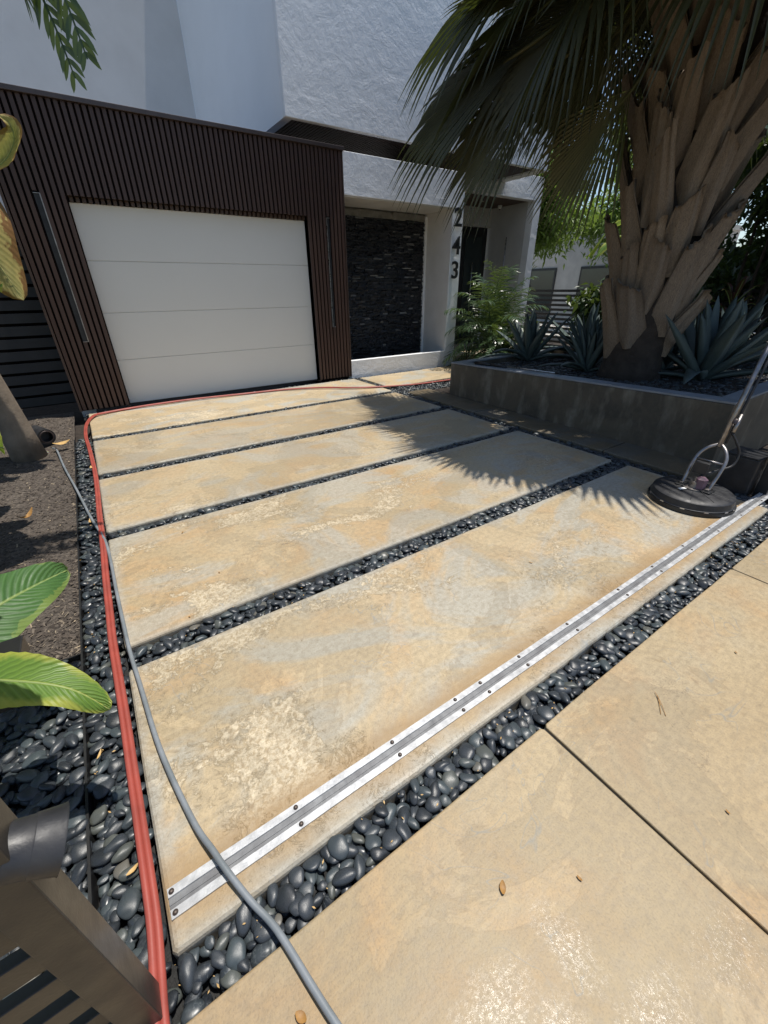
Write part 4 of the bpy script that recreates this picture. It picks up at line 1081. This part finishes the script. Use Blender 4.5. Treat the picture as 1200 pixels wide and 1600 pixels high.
# clumping cane stems behind the planter
cane = empty('cane_palm', (9.9, 3.0, 0)); tag(cane, 'clump of thin leaning cane stems with feathery fronds', 'palm')
for k in range(5):
    dx, dy = (k-2)*.10, (k%3-1)*.14
    MB().tube([(dx,dy,-.1),(dx*2,dy*2+.08,1.6),(dx*3.6,dy*3,3.4)], [.03,.026,.02], 8).build('stem', M['bark'], cane, smooth=True)
    for q in range(5):
        a = k*1.3+q*1.25; feather(cane, (dx*3.6,dy*3,3.3), (math.cos(a),math.sin(a),.7), 1.5, M['darkleaf'], 500+k*7+q, 2.2, 34, .34, .018, ldroop=1.2)

# rail fence and neighbour house
rf = empty('rail_fence', (11.3, 6, 0)); tag(rf, 'dark horizontal rail fence between the garden and the neighbour', 'fence')
for i in range(13):
    z = -.05+i*.118
    box('rail', (-.02, .02, -7.5, 4.6, z, z+.062), M['black'], rf)
for y in (-7, -5, -3, -1, 1, 3, 4.5): box('fence_post', (.021, .08, y, y+.07, -.1, 1.55), M['black'], rf)
nh = empty('neighbour_house', (20, 12, 0)); tag(nh, 'white flat roofed neighbouring house seen between palm and trees', 'house')
box('wall', (0, 9, -1.5, 6, -.1, 3.9), M['patio'], nh); box('parapet', (-.1, 9.1, -1.6, 6.1, 3.902, 4.1), M['patio'], nh)
for y in (-.4, 2.4):
    wf = box('window', (-.05, -.002, y, y+1.5, .1, 2.3), M['black'], nh); box('pane', (-.056, -.051, y+.08, y+1.42, .2, 2.2), M['glass'], wf)
dg = empty('dark_gate', (11.25, 10.75, 0)); tag(dg, 'dark slatted side gate against the entry wall end', 'gate')
for i in range(13): box('slat', (-.02,.02,-1.55,1.2,.03+i*.15,.15+i*.15), M['charcoal'], dg)
box('gate_frame', (.021,.05,-1.55,1.2,.0,2.0), M['backing'], dg)
nh2 = empty('far_house', (19, -1, 0)); tag(nh2, 'pale house front far across the street past the cane stems', 'house')
box('wall', (0, 8, -4, 5.5, -.1, 3.4), M['patio'], nh2)
for y in (-2.5, .3, 2.6): 
    wf = box('window', (-.04,-.002,y,y+1.2,.9,2.1), M['black'], nh2); box('pane', (-.046,-.041,y+.07,y+1.13,.97,2.03), M['glass'], wf)

# ---------------------------------------------------------------- surface cleaner
sc_ = empty('surface_cleaner', (3.625, 1.03, 0)); sc_.scale = (1.06, 1.06, 1.0); tag(sc_, 'round black surface cleaner with steel fork handle on the slab', 'cleaning machine')
MB().lathe((0,0,0), [(0,.114),(.10,.112),(.20,.106),(.243,.100),(.256,.088),(.262,.045),(.268,.040),(.268,.036),(.262,.034)], 56).build('deck', M['blackp'], sc_, autosm=True)
MB().lathe((0,0,0), [(.272,.034),(.2745,.034),(.2745,.008),(.264,.004),(.262,.03)], 56).build('brush_skirt', M['black'], sc_, autosm=True)
clip = MB().box(-.014,.014,-.002,.004,-.007,.007).mesh('clip', M['steel'])
for k in range(12):
    a = k*math.pi/6+.2; o = link('clip', clip, sc_); o.matrix_local = Matrix.Translation((.270*math.cos(a), .270*math.sin(a), .036))@Matrix.Rotation(a+math.pi/2,4,'Z')
for k in range(10):   # moulded ribs on the deck
    a = k*math.pi/5+.3; o = MB().box(.085,.225,-.003,.003,.0,.006).build('rib', M['blackp'], sc_, bevel=.002); o.rotation_euler = (0, R_(4.5), a); o.location = (0,0,.118)
MB().box(-.028,.028,-.012,.012,0,.0015).build('sticker', M['white'], sc_).matrix_local = Matrix.Translation((-.10,.04,.1185))@Matrix.Rotation(R_(-20),4,'Z')
MB().lathe((0,0,0), [(.075,.105),(.075,.122),(.045,.126),(.04,.17),(.026,.175),(.024,.205),(0,.205)], 24).build('swivel', M['steeldark'], sc_, autosm=True)
MB().lathe((-.01,-.03,.0), [(.034,.125),(.038,.20),(.020,.215),(0,.215)], 6).build('guard', M['purple'], sc_)
sd_ = Vector((.30,.06,.95)).normalized()
# fork: two legs hinged at the deck joining the shaft
for sg in (-1, 1):
    pts = [(.00, sg*.085, .120), (.06, sg*.092, .24), (.115, sg*.088, .335), (.15, sg*.055, .395), (.178, sg*.012, .425)]
    MB().tube(smooth_path(pts, 6), .0125, 12).build('fork_leg', M['steeldark'], sc_, smooth=True)
    box('hinge', (-.03,.03, sg*.085-.012, sg*.085+.012, .108, .140), M['steeldark'], sc_, bevel=.003)
MB().tube([(.10,.09,.31),(.10,-.09,.31)], .008, 10).build('cross_bar', M['steeldark'], sc_, smooth=True)
MB().tube([(.165,.0,.41),(.50,.05,.96),(.80,.10,1.43)], .0165, 14).build('handle_shaft', M['steeldark'], sc_, smooth=True)
MB().tube([(.20,-.024,.44),(.53,.022,.96),(.82,.065,1.43)], .009, 10).build('feed_pipe', M['blackp'], sc_, smooth=True)
MB().tube([(.235,-.03,.52),(.31,-.018,.64)], .012, 10).build('sleeve', M['steeldark'], sc_, smooth=True)
MB().tube(smooth_path([(.23,-.032,.51),(.26,-.07,.44),(.285,-.10,.36),(.25,-.10,.27),(.16,-.05,.235),(.03,0,.205)], 6), .0085, 10).build('supply_hose', M['blackp'], sc_, smooth=True)
MB().lathe((.28,-.006,.585), [(.022,-.02),(.024,-.018),(.024,.018),(.022,.02)], 12, (.53,.05,.85)).build('coupling', M['coping'], sc_, smooth=True)
box('plate', (.02,.06,-.03,.06,.22,.31), M['blackp'], sc_, bevel=.003)
box('deck_bar', (-.05,.05,-.115,.115,.112,.124), M['black'], sc_, bevel=.003)

# gate opener and its post
go = empty('gate_opener', (4.22, .93, 0)); tag(go, 'black gate motor box with shiny top behind the surface cleaner', 'gate motor')
box('housing', (-.10,.14,-.11,.11,-.05,.285), M['blackp'], go, bevel=.008)
box('cover', (-.105,.145,-.115,.115,.287,.302), M['charcoal'], go, bevel=.004)
gp = empty('gate_end_post', (4.28, .76, 0)); tag(gp, 'black square gate post at the far end of the track', 'gate post')
box('post', (-.05,.05,-.04,.04,-.1,1.6), M['black'], gp, bevel=.004)
box('cap', (-.056,.056,-.046,.046,1.602,1.615), M['black'], gp)

# landscape spotlight lying on the mulch
sl = empty('garden_spotlight', (-.66, 5.72, .06)); tag(sl, 'black tubular garden spotlight lying on mulch beside the banana stem', 'spotlight')
a_ = Vector((.45,-1,-.05)).normalized()
MB().lathe((0,0,.02), [(0,-.26),(.065,-.26),(.08,-.25),(.085,0),(.085,.02),(.058,.02),(.055,-.05),(0,-.05)], 28, a_).build('lamp_body', M['blackp'], sl, autosm=True)
MB().lathe((0,0,.02), [(.058,.022),(.068,.024),(.070,.021)], 28, a_).build('rim_ring', M['coping'], sl, smooth=True)

# ---------------------------------------------------------------- fallen leaves and twigs
def litter(loc, L, W, ang, mat, label, name='fallen_leaf', cat='leaf', seed=0, lift=.004, curl=.5):
    random.seed(seed); mb = MB(); n = 6
    for i in range(n+1):
        t = i/n; w_ = W*math.sin(math.pi*(.06+.9*t))**.8; x = (t-.5)*L; zc = lift+curl*L*.35*(2*t-1)**2
        mb.v += [(x, w_, zc+w_*.7*random.uniform(.5,1)), (x, random.uniform(-.1,.1)*W, zc), (x, -w_, zc+w_*.4*random.uniform(.3,1))]
    for i in range(n):
        q = i*3; mb.f += [(q,q+1,q+4,q+3),(q+1,q+2,q+5,q+4)]
    o = mb.build(name, mat, smooth=True); o.location = loc; o.rotation_euler = (0,0,ang)
    tag(o, label, cat)
    return o
litter((.551,.23,0), .032, .009, .8, M['deadleaf'], 'small brown leaf lying alone on the near apron slab', seed=1)
litter((-.02,.335,0), .03, .010, 2.1, M['deadleaf'], 'curled brown leaf on the apron beside the grey hose', seed=2)
litter((-.318,.60,.0), .085, .016, 1.9, M['paleleaf'], 'tan leaf caught between the red hose and bronze post', seed=3, lift=.01)
litter((-.315,.87,.0), .035, .006, .4, M['paleleaf'], 'thin tan leaf scrap on pebbles against the red hose', seed=4)
litter((-.335,3.38,-.004), .10, .016, 1.5, M['paleleaf'], 'pale tan leaf on pebbles beside the grey hose end', seed=5)
litter((-.29,4.5,.03), .07, .01, 1.5, M['paleleaf'], 'narrow orange leaf stuck to the red hose by the third gap', seed=6)
litter((-.52,5.45,.04), .16, .035, .3, M['paleleaf'], 'golden leaf beside the black tubular spotlight', seed=7)
litter((-.72,3.65,.03), .14, .02, .9, M['deadleaf'], 'curled brown leaf standing on the shaded mulch', seed=8, curl=1)
litter((-.38,1.33,-.008), .04, .004, 1.2, M['paleleaf'], 'tiny straw scrap on pebbles below the broad leaf', seed=9)
tw = empty('pine_twig', (1.516,.262,.003)); tag(tw, 'forked dry pine needle twig on the apron slab', 'twig')
for a, b in (((-.03,-.02,0),(.045,.03,.003)),((-.022,-.035,0),(.045,.03,.003)),((.01,.0,.002),(.055,.045,.003))):
    MB().tube([a,((a[0]+b[0])/2+.002,(a[1]+b[1])/2,.004),b], .0011, 5).build('needle', M['deadleaf'], tw)
random.seed(77)
for i, (x, y) in enumerate([(.19,2.82),(.28,2.2),(.75,.12),(1.3,-.05),(2.1,.2),(.05,1.9),(1.9,1.2)]):
    lb = ['dark shrivelled leaf near the top edge of the second slab','brown speck of leaf in the middle of the second slab','tiny leaf crumb on the apron near the pebble strip','leaf crumb by the wet shine on the apron','leaf crumb on the apron slab beyond the joint','small dark crumb at the near corner of the second slab','leaf crumb near the middle of the nearest driveway slab'][i]
    litter((x,y,0), random.uniform(.012,.028), .004, random.uniform(0,3), M['deadleaf'], lb, seed=90+i)

random.seed(123); mb = MB()
for k in range(170):
    if k < 90: x, y, z = random.uniform(-.4, 3.6), random.uniform(.49, .605), -.006
    elif k < 130: x, y, z = random.uniform(-.42, -.33), random.uniform(.6, 4.5), -.004
    else: x, y, z = random.uniform(-.2, 3.4), random.choice([1.72, 1.84, 1.78])+random.uniform(-.02,.02), -.006
    L = random.uniform(.002, .007); a = random.uniform(0, 6.28)
    mb.add([(-L,0,0),(0,-L*.4,.001),(L,0,.002),(0,L*.4,.001)], [(0,1,2,3)], Matrix.Translation((x,y,z+.004))@Matrix.Rotation(a,4,'Z')@Matrix.Rotation(random.uniform(-.6,.6),4,'X'))
tag(mb.build('leaf_crumbs', M['paleleaf']), kind='stuff')
